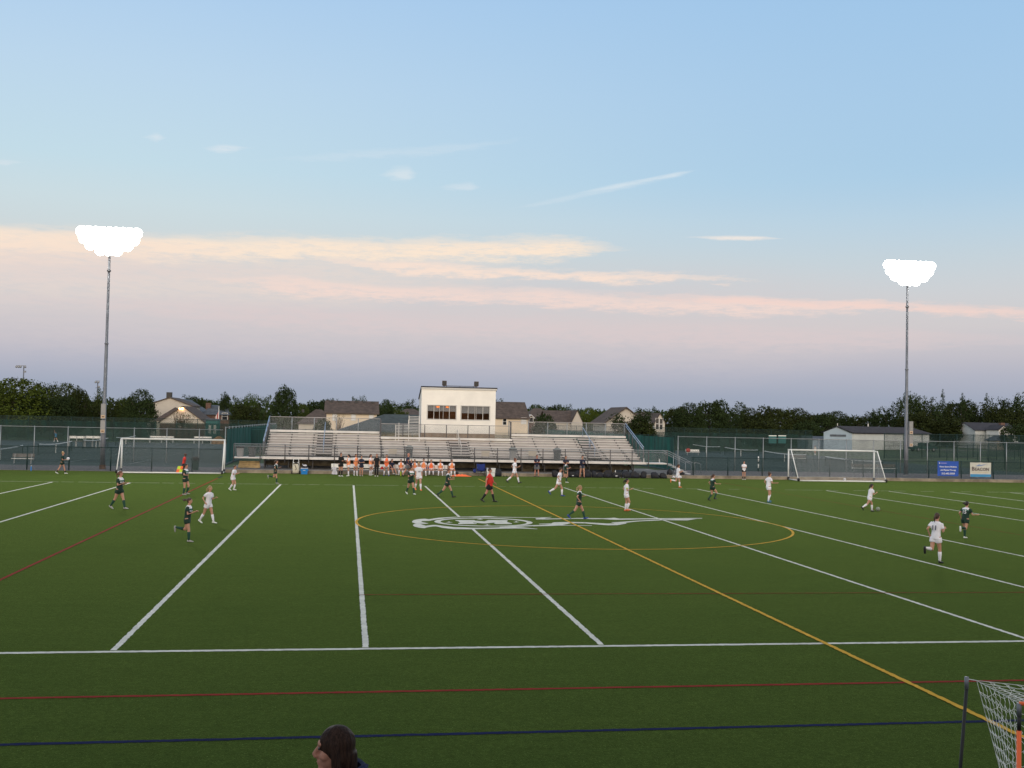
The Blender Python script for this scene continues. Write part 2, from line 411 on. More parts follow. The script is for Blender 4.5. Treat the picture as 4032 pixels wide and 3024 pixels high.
line_strip(wl, (-60, NEAR), (60, NEAR), .14, .004)
for i in range(120):
    if rnd.random() < .8: line_strip(wl, (-60+i, FAR+.05), (-60+i+rnd.uniform(.7, 1), FAR+.05), .07, .004)
struct('white_field_lines', wl, M['line_white'])
yl = MB(); line_strip(yl, (0, 33.6), (0, -34), .105, .014)
kc = 260; vs = []
for i in range(kc):
    a = 2*math.pi*i/kc
    for o in (.052, -.052):
        rr = 9.144+o+rnd.uniform(-.006, .006); vs.append((rr*math.cos(a), rr*math.sin(a), .010))
yl.add(vs, [(2*i, 2*((i+1) % kc), 2*((i+1) % kc)+1, 2*i+1) for i in range(kc)])
struct('yellow_field_lines', yl, M['line_yellow'])
rl = MB()
line_strip(rl, (-4*S5, -36), (-4*S5, 30.5), .10, .009); line_strip(rl, (4*S5, -36), (4*S5, 32), .05, .009)
line_strip(rl, (-2*S5-.08, -18.45), (45, -18.6), .05, .012)
line_strip(rl, (-60, -27.85), (60, -27.8), .10, .006)
struct('red_field_lines', rl, M['line_red'])
bl = MB(); line_strip(bl, (-60, -30.2), (60, -30.2), .10, .006); line_strip(bl, (-4*S5, 30.5), (-4*S5, 33), .10, .009)
struct('blue_field_lines', bl, M['line_blue'])

# midfield emblem, painted white on the turf
em = MB()
def c6(x, y): return G(1550+x/3.403, 1990+y/3.403, .008)
def c7(x, y): return G(2100+x/2.949, 1990+y/2.949, .008)
def shape(fn, pts, dz=0):
    vs = [fn(*p) for p in pts]; vs = [(v.x, v.y, .008+dz) for v in vs]; em.add(vs, [tuple(range(len(vs)))])
def band(fn, top, bot, dz=0):    # top and bottom outlines as matching point lists
    vs = []
    for p, q in zip(top, bot):
        a = fn(*p); b = fn(*q); vs += [(a.x, a.y, .008+dz), (b.x, b.y, .008+dz)]
    em.add(vs, [(2*i, 2*i+1, 2*i+3, 2*i+2) for i in range(len(top)-1)])
band(c6, [(245, 215), (270, 196), (340, 182), (420, 178), (470, 186), (600, 166), (760, 156), (860, 152), (1000, 150), (1090, 149), (1240, 142), (1400, 154), (1600, 157), (1880, 160), (2070, 158)],
         [(250, 228), (285, 240), (340, 245), (380, 210), (470, 208), (560, 190), (700, 172), (860, 159), (1000, 155), (1090, 158), (1240, 158), (1400, 160), (1600, 163), (1880, 165), (2070, 161)])
band(c6, [(340, 182), (360, 215), (375, 222), (420, 231), (465, 241)], [(340, 245), (365, 246), (380, 247), (420, 247), (465, 243)], .0006)
band(c6, [(258, 262), (285, 245), (340, 240), (385, 258), (430, 272), (520, 262), (570, 262), (650, 272), (800, 290), (1050, 300), (1300, 298), (1500, 292), (1600, 288), (1760, 297), (1925, 313)],
         [(262, 272), (285, 286), (340, 298), (418, 306), (440, 296), (520, 282), (570, 280), (650, 300), (800, 318), (1050, 319), (1300, 314), (1500, 310), (1600, 309), (1760, 309), (1925, 318)], .0003)
ro, ri = [], []
for i in range(65):
    a = 2*math.pi*i/64
    ro.append((1203+659*math.cos(a), 224+6*math.cos(a)*1.4+57*math.sin(a))); ri.append((1206+578*math.cos(a), 224+6*math.cos(a)*1.4+48.5*math.sin(a)))
band(c6, ro, ri, .001)
band(c6, [(1420, 289), (1560, 278), (1760, 268), (2050, 261), (2212, 257)], [(1420, 296), (1560, 294), (1760, 282), (2050, 270), (2212, 266)], .0016)
shape(c6, [(825, 196), (1080, 196), (1092, 204), (1215, 214), (1270, 196), (1520, 196), (1530, 204), (1515, 212), (1530, 226), (1585, 240), (1585, 250), (1370, 250), (1340, 236), (1365, 227), (1240, 242), (1185, 241), (1060, 228), (1080, 238), (1112, 240), (1112, 249), (870, 249), (864, 238), (890, 232), (868, 212), (832, 206)])
for p in ([(690, 229), (722, 224), (742, 214), (756, 223), (797, 228), (745, 230)], [(1598, 224), (1628, 219), (1640, 211), (1656, 218), (1690, 222), (1642, 227)],
          [(1110, 186), (1150, 180), (1160, 176), (1172, 180), (1202, 186), (1160, 189)], [(1202, 264), (1245, 259), (1252, 253), (1264, 259), (1302, 264), (1252, 268)]):
    shape(c6, p, .0002)
band(c7, [(25, 151), (100, 142), (130, 139), (210, 134)], [(30, 162), (100, 162), (150, 146), (210, 137)])
band(c7, [(100, 152), (440, 150), (500, 146), (720, 148), (800, 150), (890, 147), (940, 143), (1000, 153), (1400, 150), (1960, 146)],
         [(100, 163), (440, 157), (500, 155), (720, 159), (800, 158), (880, 164), (940, 167), (1000, 166), (1400, 160), (1960, 152)], .0004)
band(c7, [(1590, 162), (1700, 156), (1900, 157), (1830, 167)], [(1600, 172), (1700, 173), (1780, 174), (1800, 173)], .0006)
band(c7, [(0, 232), (200, 222), (300, 228), (680, 232)], [(0, 242), (200, 238), (300, 234), (680, 236)], .0008)
band(c7, [(65, 213), (210, 210), (215, 204), (240, 197), (440, 192), (600, 196), (750, 204), (860, 211), (970, 208), (1080, 203)],
         [(70, 219), (200, 222), (260, 232), (330, 230), (440, 206), (600, 208), (750, 222), (870, 231), (980, 229), (1080, 211)], .001)
band(c7, [(900, 197), (1040, 190), (1200, 178), (1500, 163), (1620, 160)], [(960, 212), (1060, 203), (1200, 187), (1500, 172), (1620, 172)], .0014)
struct('midfield_emblem', em, M['line_white'])

# kerb, paths, courts
kb = MB()
xk = -18.6
while xk < 62:
    w = rnd.uniform(.9, 2.6); hgt = .24+rnd.uniform(-.012, .012)
    kb.box(xk, xk+w-.012, 37.85+rnd.uniform(-.02, .02), 38.3, -.05, hgt); xk += w
struct('stone_kerb', kb, M['kerb'])
pt = MB(); pt.box(17.6, 75, 38.3, 47.6, -.05, .215); pt.box(-75, -18.62, 37.86, 45.4, -.05, .03)
struct('gravel_path', pt, M['gravel'])
sl = MB(); sl.box(-18.6, 17.58, 38.3, 50.2, -.05, .2); struct('stand_slab', sl, M['slab'])
ct = MB(); ct.box(-75, -20.0, 45.45, 121, -.05, .012); ct.box(20.4, 60, 47.65, 124, -.05, .012); struct('court_apron', ct, M['court2'])
cg = MB(); clm = MB()
def court(cx, cy):
    cg.box(cx-12.4, cx+12.4, cy-5.8, cy+5.8, .0125, .016)
    for y in (-5.485, -4.115, 4.115, 5.485): line_strip(clm, (cx-11.885, cy+y), (cx+11.885, cy+y), .09, .020, 0, 24)
    for x, h in ((-11.885, 5.485), (11.885, 5.485), (-6.4, 4.115), (6.4, 4.115)): line_strip(clm, (cx+x, cy-h), (cx+x, cy+h), .09, .022, 0, 24)
    line_strip(clm, (cx-6.4, cy), (cx+6.4, cy), .08, .020, 0, 24)
LC = [(-39.6, 54.5), (-39.6, 72.5), (-39.6, 90.5), (-39.6, 108)]; RC = [(42.6, 60.5), (43.4, 80), (44.6, 98), (45.4, 115)]
for c in LC+RC: court(*c)
struct('court_surface', cg, M['court']); struct('court_lines', clm, M['court_line'])
tr_ = MB(); tr_.box(80, 210, 166, 172, -.05, -.02); struct('service_road', tr_, M['gravel'])

# tennis nets
net_labels = ['nearest tennis net on the courts left of the stand', 'second nearest tennis net on the courts left of the stand', 'third tennis net on the left courts, behind the light pole',
              'farthest tennis net on the courts left of the stand', 'nearest tennis net right of the stand, seen through the right goal', 'second tennis net on the right courts behind the right goal',
              'third tennis net on the right courts, left of the right goal', 'farthest tennis net on the right courts beside the white bench']
for (x, y), lb in zip(LC+RC, net_labels):
    n_ = thing('tennis_net', lb, 'tennis net', (x, y, .02), group='tennis nets on the courts')
    a = MB(); a.add([(0, -6.4, .03), (0, 6.4, .03)]+[(0, 6.4-12.8*i/12, 1.04-.15*math.sin(math.pi*i/12)) for i in range(13)], [tuple(range(15))]); a.obj('netting', M['chain_green'], n_)
    a = MB(); a.tube([(0, -6.4+12.8*i/12, 1.07-.15*math.sin(math.pi*i/12)) for i in range(13)], .05, 6); a.obj('net_tape', M['white_paint'], n_)
    for s in (-1, 1): a = MB(); a.tube([(0, s*6.45, 0), (0, s*6.45, 1.12)], .05, 8); a.obj('post', M['green_pipe'], n_)
    a = MB(); a.box(-.03, .03, -.04, .04, 0, .95); a.obj('centre_strap', M['white_paint'], n_)

# ------------------------------------------------------------------ fences
def fence(name, label, a, b, h, z0, gap, post_m, rail_m, mesh_m, rail_r=.03, post_r=.035, screen=None, wave=0, group=None, mid=False, first=0):
    a = Vector(a); b = Vector(b); L = (b-a).length; d = (b-a)/L
    rz = math.atan2(d.y, d.x)
    f = thing(name, label, 'fence', (a.x, a.y, z0), rz, group)
    xs = []; x = first
    while x < L+.01: xs.append(x); x += gap
    pm0 = None
    for x in xs:
        if pm0 is None:
            p = MB(); p.tube([(0, 0, 0), (0, 0, h)], post_r, 8); p.ell((0, 0, h), (post_r*1.2, post_r*1.2, post_r), 8, 4); pm0 = p.mesh('post', post_m, True)
        o = D.objects.new('post', pm0); COL.objects.link(o); o.parent = f; o.location = (x, 0, 0)
    r_ = MB(); r_.tube([(0, 0, h-.03), (L, 0, h-.03)], rail_r, 6); r_.obj('top_rail', rail_m, f, True)
    if mid: r_ = MB(); r_.tube([(0, 0, h*.5), (L, 0, h*.5)], rail_r*.7, 6); r_.obj('middle_rail', rail_m, f, True)
    if mesh_m: q = MB(); q.box(0, L, post_r+.004, post_r+.006, .04, h-.05); q.obj('chain_link', mesh_m, f)
    if screen:
        sm, s0, s1 = screen; k = max(2, int(L/.35)) if wave else 1; vs = []
        for i in range(k+1):
            x = L*i/k; yy = -post_r-.02-(wave*(1+math.sin(x*2.1)+.6*math.sin(x*5.3+1)) if wave else 0)
            vs += [(x, yy, s0), (x, yy*1.0, s1-(wave*.6*abs(math.sin(x*.52)) if wave else 0))]
        q = MB(); q.add(vs, [(2*i, 2*i+2, 2*i+3, 2*i+1) for i in range(k)]); q.obj('windscreen', sm, f, wave > 0)
    return f
fence('low_fence', 'waist high green chain link fence behind the left goal', (-75, 38.05), (-18.9, 38.05), 1.78, .0, 2.93, M['green_pipe'], M['green_pipe'], M['chain_green'], first=1.2, post_r=.045)
fence('low_fence', 'waist high green chain link fence on the stone kerb behind the right goal', (17.9, 38.6), (75, 38.6), 1.5, .2, 2.93, M['green_pipe'], M['green_pipe'], M['chain_green'], first=.2, post_r=.045)
fence('court_fence', 'tall court fence with silver posts left of the stand', (-75, 53.5), (-20.6, 53.5), 3.02, 0, 2.78, M['galv'], M['galv'], M['chain_green'], .03, .04, first=2.3)
fence('court_fence', 'tall court fence with silver posts behind the right goal', (20.9, 51.6), (75, 51.6), 3.2, 0, 2.78, M['galv'], M['galv'], M['chain_green'], .03, .04)
fence('screened_fence', 'bright green rippled windscreen fence beside the left end of the stand', (-20.4, 53.5), (-20.4, 121), 3.25, 0, 3, M['galv'], M['galv'], None, .03, .04, (M['screen2'], .05, 3.1), .05)
fence('screened_fence', 'green windscreen fence running back beside the right end of the stand', (20.7, 124), (20.7, 51.8), 3.2, 0, 3, M['green_pipe'], M['green_pipe'], None, .03, .04, (M['screen2'], .05, 3.1), .05)
fence('far_fence', 'far dark green windscreen fence behind the left courts', (-110, 121.3), (-20.5, 121.3), 3.6, 0, 3, M['green_pipe'], M['green_pipe'], M['chain_green'], .03, .04, (M['screen'], .1, 3.0))
fence('far_fence', 'far dark green windscreen fence behind the right courts', (20.8, 124.3), (67, 124.3), 3.75, 0, 3, M['green_pipe'], M['green_pipe'], M['chain_green'], .03, .04, (M['screen'], .1, 3.0))
fence('back_fence', 'dark green screened fence seen through the rear rail of the stand', (-20.3, 78), (20.6, 78), 2.9, 0, 3, M['green_pipe'], M['green_pipe'], None, .03, .04, (M['screen'], .05, 2.75), .03)
fence('court_side_fence', 'open dark green fence in front of the long white barn', (67, 100), (150, 150), 3.6, 0, 5.2, M['green_pipe'], M['green_pipe'], M['chain_green'], .04, .06, mid=True)
fence('court_side_fence', 'open dark green fence running back at the far right', (59, 62), (118, 96), 3.1, 0, 3.6, M['green_pipe'], M['green_pipe'], M['chain_green'], .03, .05)
fence('court_side_fence', 'short dark green fence below the open fence of the barn', (72, 92), (128, 132), 2.2, 0, 3.4, M['green_pipe'], M['green_pipe'], None, .03, .05)

# ================================================================== STAND (aluminium bleachers)
st = thing('bleachers', 'long low aluminium bleachers with ten rows across the far touchline', 'bleachers', (0, 0, 0))
YB = 40.5
a = MB(); a.box(-16.15, 14.75, YB, YB+.035, .97, 1.16)
for i in range(5): a.box(-16.15, 14.75, YB+.04+i*.3, YB+.33+i*.3, 1.09, 1.13)
a.obj('walkway', M['alu'], st)
AIS = [(-12.1, -10.85), (-1.15, .4), (10.2, 11.45)]
def split(x0, x1):
    segs = []; x = x0
    for p, q in AIS:
        if p > x0 and q < x1: segs.append((x, p)); x = q
    segs.append((x, x1)); return segs
sections = [(-16.1, -6.86, 8), (-6.84, 4.38, 6), (4.40, 14.75, 8)]
for x0, x1, nr in sections:
    for i in range(nr):
        zs = 1.47+.207*i; ys = 42.55+.61*i
        a = MB(); f_ = MB()
        for p, q in split(x0, x1):
            if x0 == -16.1: p = max(p, -16.1)
            a.box(p+.01, q-.01, ys, ys+.24, zs-.04, zs)
            a.box(p+.01, q-.01, ys-.004, ys+.02, zs-.055, zs-.041)
            f_.box(p+.01, q-.01, ys+.06, ys+.08, zs-.26, zs-.075)
            f_.box(p+.01, q-.01, ys-.5, ys+.055, zs-.225, zs-.195)
        for p, q in AIS:
            if p > x0 and q < x1:
                f_.box(p, q, ys-.26, ys+.05, zs-.03, zs+.0); f_.box(p, q, ys-.28, ys-.265, zs-.10, zs-.0)
                f_.box(p, q, ys+.05, ys+.36, zs+.08, zs+.105); 
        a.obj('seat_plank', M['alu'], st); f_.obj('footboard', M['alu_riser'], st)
    zt = 1.47+.207*nr+.03; yt = 42.55+.61*nr-.1
    a = MB(); a.box(x0, x1, yt, yt+.03, zt-.16, zt+.02)
    for i in range(3): a.box(x0, x1, yt+.04+i*.3, yt+.33+i*.3, zt-.02, zt+.02)
    a.obj('top_walkway', M['alu'], st)
bk = MB()
for x0, x1, nr in sections:
    for i in range(nr):
        x = x0+.1
        for j in range(8):
            xx = x0+.05+1.83*j
            if xx > x1: break
            zs = 1.47+.207*i; ys = 42.55+.61*i
            bk.box(xx-.035, xx+.035, ys-.012, ys+.2, zs-.22, zs-.058); bk.box(xx-.07, xx+.07, ys-.012, ys-.006, zs-.10, zs-.058)
o = bk.obj('seat_bracket', M['galv_dark'], st); o['kind'] = 'stuff'
# front guard rail
px = [-18.3, -16.3, -14.41, -12.58, -10.59, -8.81, -6.96, -5.1, -3.21, -1.39, .49, 2.35, 4.27, 6.07, 7.91, 9.79, 11.66, 13.5, 14.9, 16.5]
pmm = MB(); pmm.tube([(0, 0, -.42), (0, 0, 1.0)], .038, 8); pme = pmm.mesh('rail_post', M['galv_dark'], True)
for x in px:
    o = D.objects.new('rail_post', pme); COL.objects.link(o); o.parent = st; o.location = (x, YB-.04, 1.12)
a = MB()
for z in (2.13, 1.95): a.tube([(-18.3, YB-.04, z), (16.5, YB-.04, z)], .024, 8)
a.obj('front_rail', M['galv'], st, True)
a = MB(); a.box(-18.25, 16.5, YB+.005, YB+.007, 1.2, 2.1); a.obj('chain_link_panel', M['chain_grey'], st)
# platforms at both ends and the stair at the right
a = MB(); a.box(-18.35, -16.2, YB, YB+1.5, 1.0, 1.1); a.box(14.8, 16.55, YB, YB+1.5, 1.0, 1.1); a.obj('end_platform', M['alu'], st)
a = MB()
for i in range(6): a.box(16.6+i*.33, 16.93+i*.33, YB+.02, YB+1.48, 1.02-.155*i-.03, 1.02-.155*i)
a.obj('end_stair', M['alu'], st)
a = MB()
for yy in (YB-.03, YB+1.5):
    for z in (0, -.17): a.tube([(16.5, yy, 2.13+z), (18.55, yy, 1.2+z)], .022, 8)
    a.tube([(18.55, yy, 1.2), (19.15, yy, 1.15), (19.35, yy, 1.05), (19.4, yy, .22)], .022, 8)
    a.tube([(18.55, yy, 1.2), (18.55, yy, .22)], .022, 8); a.tube([(17.5, yy, 1.7), (17.5, yy, .2)], .03, 8)
a.obj('stair_rail', M['galv'], st, True)
# back and side rails
for x0, x1, zt, yt in ((-16.2, -6.86, 3.15, 48.3), (4.4, 14.85, 3.15, 48.3), (-6.8, 4.38, 2.74, 47.1)):
    a = MB(); n_ = round((x1-x0)/1.86)
    a.tube([(x0, yt, zt+1.12), (x1, yt, zt+1.12)], .028, 8); a.obj('back_rail', M['alu_riser'], st, True)
    for i in range(n_+1):
        a = MB(); xx = x0+(x1-x0)*i/n_; a.tube([(xx, yt, zt-.2), (xx, yt, zt+1.12)], .036, 8); a.obj('rail_post', M['galv_dark'] if x0 == -6.8 else M['galv'], st, True)
    a = MB(); a.box(x0, x1, yt+.04, yt+.042, zt, zt+1.08); a.obj('chain_link_panel', M['chain_grey'], st)
for x, dx in ((-16.22, -.0), (14.95, .0)):
    for j, dz in enumerate((0, -.22)):
        a = MB(); a.tube([(x, 48.3, 4.30+dz), (x, 42.2, 2.35+dz)], .032, 8)
        a.obj('side_rail', M['galv_blue'], st, True)
    for i in range(6):
        y = 42.2+i*1.2; z = 2.35+(y-42.2)/6.1*1.95
        a = MB(); a.tube([(x, y, z-1.35), (x, y, z)], .038, 8); a.obj('rail_post', M['galv_dark'], st, True)
    a = MB(); a.add([(x, 42.2, 1.1), (x, 48.3, 3.0), (x, 48.3, 4.2), (x, 42.2, 2.3)], [(0, 1, 2, 3)]); a.obj('chain_link_panel', M['chain_grey'], st)
for x, y, z in ((-6.85, 47.2, 2.7), (4.4, 47.2, 2.7)):
    a = MB(); a.tube([(x, y, z-.4), (x, y, z+1.5)], .07, 8); a.tube([(x, y, z+1.5), (x, y+1.1, z+1.6)], .03, 8); a.obj('corner_post', M['galv_dark'], st, True)
for i, (x, nr) in enumerate(((-11.5, 8), (-.4, 6), (10.8, 8))):
    a = MB(); z1 = 1.47+.207*nr; y1 = 42.3+.61*nr
    g0 = [(x, 42.35, 2.25), (x, 44.1, 2.85)], [(x, 44.5, 2.98), (x, y1, z1+.75)]
    for q in g0:
        a.tube([(q[0][0], q[0][1], q[0][2]-.75), q[0], q[1], (q[1][0], q[1][1], q[1][2]-.8)], .024, 8)
    a.obj('aisle_rail', M['galv_blue'] if i != 1 else M['alu'], st, True)
# end stringers and underframe
a = MB()
for x in (-16.0, 14.7, -6.85, 4.39):
    nr = 8 if abs(x) > 10 else 6
    for i in range(nr): a.box(x-.03, x+.03, 42.0+.61*i, 42.75+.61*i, 1.0+.207*i, 1.33+.207*i)
a.obj('end_stringer', M['galv_dark'], st)
a = MB()
xx = -16
while xx < 15:
    for y, z in ((41.0, 1.0), (42.6, 1.2), (44.6, 1.9), (46.6, 2.5)): a.bar((xx, y, .2), (xx, y, z), .09)
    a.bar((xx, 41, .9), (xx, 46.8, 2.5), .08, .14); a.bar((xx, 41, .3), (xx, 44.6, 1.7), .06)
    xx += 1.86
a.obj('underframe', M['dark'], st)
a = MB(); a.box(-16, 14.0, 42.4, 42.7, .42, .78); a.obj('timber_beam', M['wood'], st)
for x in (-13.6, -4.2, 5.1, 12.0): a = MB(); a.box(x-.5, x+.5, 42.2, 42.9, .2, .41); a.obj('timber_pad', M['wood'], st)
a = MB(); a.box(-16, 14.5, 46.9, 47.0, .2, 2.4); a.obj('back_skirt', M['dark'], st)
# small boards hung on the front rail and bins
for u, v, lb in ((1546, 1773, 'blank faded tan board hung on the front rail near the left trash bin'), (1912, 1783, 'blank faded tan board with a dark seam hung on the middle front rail'), (2097, 1781, 'cream board hung on the front rail between two grey bins')):
    p = at(u, v, 41.6); b_ = thing('board', lb, 'board', (p.x, 41.62, p.z-.3), group='boards in the stand')
    a = MB(); a.box(-.33, .33, 0, .02, 0, .45); a.obj('panel', M['board_tan'], b_)
    a = MB()
    for s in (-.28, .28): a.box(s-.02, s+.02, .021, .05, -.25, .45)
    a.obj('bracket', M['galv_dark'], b_)
def bin_(p, w, h, body, top, label, hat=True):
    b_ = thing('trash_bin', label, 'trash bin', p, group='trash bins')
    a = MB(); a.rings([[(math.copysign(min(abs(math.cos(t_))*1.25, 1)*r_, math.cos(t_)), math.copysign(min(abs(math.sin(t_))*1.25, 1)*r_, math.sin(t_)), z) for t_ in [2*math.pi*(j+.5)/16 for j in range(16)]] for r_, z in ((w*.40, 0), (w*.44, h*.5), (w*.47, h*.72))])
    a.obj('body', body, b_)
    a = MB(); a.rings([[(math.copysign(min(abs(math.cos(t_))*1.25, 1)*r_, math.cos(t_)), math.copysign(min(abs(math.sin(t_))*1.25, 1)*r_, math.sin(t_)), z) for t_ in [2*math.pi*(j+.5)/16 for j in range(16)]] for r_, z in ((w*.49, h*.72), (w*.52, h*.74), (w*.52, h*.84), (w*.48, h*.85))])
    a.obj('liner', M['black'], b_)
    if hat:
        a = MB(); a.box(-w*.5, w*.5, -w*.5, w*.5, h*.85, h*.90); a.box(-w*.3, w*.3, -w*.3, w*.3, h*.90, h); a.obj('lid', top, b_)
    return b_
M['bin_slate'] = mat('slate_plastic', (.045, .055, .06), .6); M['bin_grey'] = mat('grey_plastic', (.24, .24, .24), .6); M['bin_lid'] = mat('lid_plastic', (.20, .23, .23), .6)
M['bin_green'] = mat('dark_green_plastic', (.006, .04, .03), .6)
for u, v, b1, lb in ((1611, 1807, 'bin_slate', 'slate trash bin with a lid behind the bald coach'), (2019, 1812, 'bin_grey', 'light grey trash bin on the stand right of the red referee'), (2193, 1815, 'bin_slate', 'dark blue grey trash bin on the stand left of two coaches')):
    p = at(u, v, 41.45); bin_((p.x, 41.45, 1.135), .58, 1.05, M[b1], M['bin_lid'], lb)
for u, v, b1, lb in ((945, 1801, 'bin_grey', 'light grey trash bin with black liner at the left platform edge'), (992, 1802, 'bin_slate', 'slate trash bin beside the left end of the seats')):
    p = at(u, v, 41.3); bin_((p.x, 41.3, 1.105), .58, .92, M[b1], M['bin_lid'], lb, False)
p = at(768, 1853, 40.5); bin_((p.x, 40.5, .03), .58, 1.05, M['bin_green'], M['black'], 'dark green trash bin on the gravel behind the left goal')
# timber rack under the left platform
p = at(981, 1836, 41.2); r_ = thing('timber_pile', 'stack of pale timber boards under the left platform', 'timber pile', (p.x, 41.2, .2))
for i in range(4):
    a = MB(); a.box(-.85+.03*i, .85-.03*i, -.1+.05*i, .2+.05*i, .05+.13*i, .165+.13*i); a.obj('board', M['wood_light'], r_)
a = MB(); a.box(-.7, -.5, -.1, .4, 0, .05); a.box(.5, .7, -.1, .4, 0, .05); a.obj('bearer', M['wood'], r_)

# ------------------------------------------------------------------ press box
pb = thing('press_box', 'white press box with two wide windows above the middle of the stand', 'press box', (0, 49, 0))
WX = [(-2.72, -.24), (.25, 2.73)]; WZ = (4.36, 5.54)
a = MB()
x0, x1, z0, z1, dp = -3.28, 3.28, 3.12, 7.12, 3.1
xs = [x0, WX[0][0], WX[0][1], WX[1][0], WX[1][1], x1]
for i in range(5):
    if i in (1, 3): a.box(xs[i], xs[i+1], 0, .12, z0, WZ[0]); a.box(xs[i], xs[i+1], 0, .12, WZ[1], z1)
    else: a.box(xs[i], xs[i+1], 0, .12, z0, z1)
for x in (x0, x1-.12): a.hexa([(x, .12, z0), (x+.12, .12, z0), (x+.12, dp, z0), (x, dp, z0), (x, .12, z1), (x+.12, .12, z1), (x+.12, dp, 6.1), (x, dp, 6.1)])
a.box(x0+.12, x1-.12, dp-.12, dp, z0, 6.1)
a.obj('wall', M['box_wall'], pb)
a = MB(); a.box(x0+.12, x1-.12, .12, dp-.12, z0, z0+.05); a.obj('floor', M['wood'], pb)
a = MB(); a.hexa([(x0-.08, -.12, 7.12), (x1+.12, -.12, 7.12), (x1+.12, dp+.15, 6.1), (x0-.08, dp+.15, 6.1), (x0-.08, -.12, 7.22), (x1+.12, -.12, 7.22), (x1+.12, dp+.15, 6.2), (x0-.08, dp+.15, 6.2)])
a.obj('roof', M['shingle_dark'], pb)
a = MB(); a.box(x0-.05, x1+.09, -.10, -.003, 6.98, 7.115); a.obj('fascia', M['trim'], pb)
a = MB(); a.box(x0+.02, x1-.02, .06, dp-.02, 0, z0-.002); a.obj('base_wall', mat('brown_base_wall', (.26, .185, .12), .85, var=.15, vscale=2), pb)
M['room_wall'] = mat('brown_room_wall', (.28, .17, .10), .8)
a = MB(); a.box(x0+.125, x1-.125, dp-.16, dp-.125, z0+.06, 6.0); a.obj('room_wall', M['room_wall'], pb)
for wi, (p, q) in enumerate(WX):
    w_ = MB(); zb, zt = WZ
    w_.box(p-.09, q+.09, -.03, -.002, zb-.09, zb); w_.box(p-.09, q+.09, -.03, -.002, zt, zt+.07); w_.box(p-.09, p, -.03, -.002, zb, zt); w_.box(q, q+.09, -.03, -.002, zb, zt)
    wo = w_.obj('window', M['trim'], pb)
    mu = MB(); cuts = (.22, .42, .55, .77) if wi == 0 else (.24, .48, .53, .77)
    for c in cuts:
        ww = .022 if c in (.22, .77, .24) else .013
        mu.box(p+(q-p)*c-ww, p+(q-p)*c+ww, .02, .07, zb, zt)
    mu.obj('mullion', M['trim'], wo)
    bd = MB(); hb = .42 if wi == 0 else .53
    e_ = [0]+list(cuts)+[1]
    for i in range(len(e_)-1):
        bd.box(p+(q-p)*e_[i]+.02, p+(q-p)*e_[i+1]-.02, .10, .115, zt-(zt-zb)*(hb+rnd.uniform(-.01, .02)), zt)
    bd.obj('blind', M['shutter'], wo)
    gl_ = MB(); gl_.box(p, q, .045, .05, zb, zt)
    gm_ = D.materials.get('clear_glass')
    if not gm_:
        gm_ = D.materials.new('clear_glass'); gm_.use_nodes = True; tt = gm_.node_tree; pr = tt.nodes['Principled BSDF']
        gsy = tt.nodes.new('ShaderNodeBsdfGlossy'); gsy.inputs['Roughness'].default_value = .03
        trn = tt.nodes.new('ShaderNodeBsdfTransparent'); trn.inputs[0].default_value = (.75, .75, .75, 1); mxs = tt.nodes.new('ShaderNodeMixShader'); mxs.inputs[0].default_value = .035
        tt.links.new(trn.outputs[0], mxs.inputs[1]); tt.links.new(gsy.outputs[0], mxs.inputs[2]); tt.links.new(mxs.outputs[0], tt.nodes['Material Output'].inputs[0])
    gl_.obj('pane', gm_, wo)
M['glow_warm'] = mat('mirrored_glow', (.9, .5, .2), .5, emit=((1, .22, .04), 2.2))  # emissive discs standing in for floodlights mirrored in the window glass
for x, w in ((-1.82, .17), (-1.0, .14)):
    l_ = thing('reflection_glow', 'orange glow standing in for floodlights mirrored in the left press box window'+(', the brighter left one' if w == .17 else ', the dimmer right one'), 'lamp', (x, 49.085, 5.42), group='reflection stand-ins in the press box windows')
    a = MB(); a.ell((0, 0, 0), (w, .012, .07), 12, 6); a.obj('glow_disc', M['glow_warm'], l_, True)
    a = MB(); a.tube([(0, 0, .06), (0, 0, .12)], .012, 6); a.obj('stem', M['galv_dark'], l_)  # added stem, part of the reflection stand-in only
pl_ = D.lights.new('room_fill_light', 'POINT'); pl_.energy = 30; pl_.color = (1, .62, .36); pl_.shadow_soft_size = .1  # unseen fill light added to bring out the brown room
po_ = D.objects.new('room_fill_light', pl_); COL.objects.link(po_); po_.location = (0, 50.6, 5.7)
# loudspeakers on the roof
for x, lb in ((-1.3, 'square brown loudspeaker on the left of the press box roof'), (1.54, 'square brown loudspeaker on the right of the press box roof')):
    s_ = thing('loudspeaker', lb, 'loudspeaker', (x, 49.3, 7.22), group='loudspeakers on the press box')
    a = MB(); a.hexa([(-.2, -.22, .10), (.2, -.22, .10), (.15, .3, .16), (-.15, .3, .16), (-.2, -.24, .52), (.2, -.24, .52), (.15, .3, .44), (-.15, .3, .44)]); a.obj('horn', M['brick'], s_)
    a = MB(); a.box(-.17, .17, -.25, -.235, .14, .48); a.obj('grille', M['dark'], s_)
    a = MB(); a.tube([(0, 0, -.06), (0, 0, .12)], .03, 6); a.box(-.14, .14, -.1, .1, .06, .09); a.obj('foot', M['dark'], s_)
a = MB(); a.tube([(-1.4, 49.32, 7.30), (1.6, 49.32, 7.30)], .028, 6)
for x in (-1.1, .1, 1.3): a.tube([(x, 49.32, 7.0), (x, 49.32, 7.3)], .02, 6)
tag(a.obj('speaker_bar', M['dark']), 'thin dark bar between the two roof loudspeakers', 'bar')
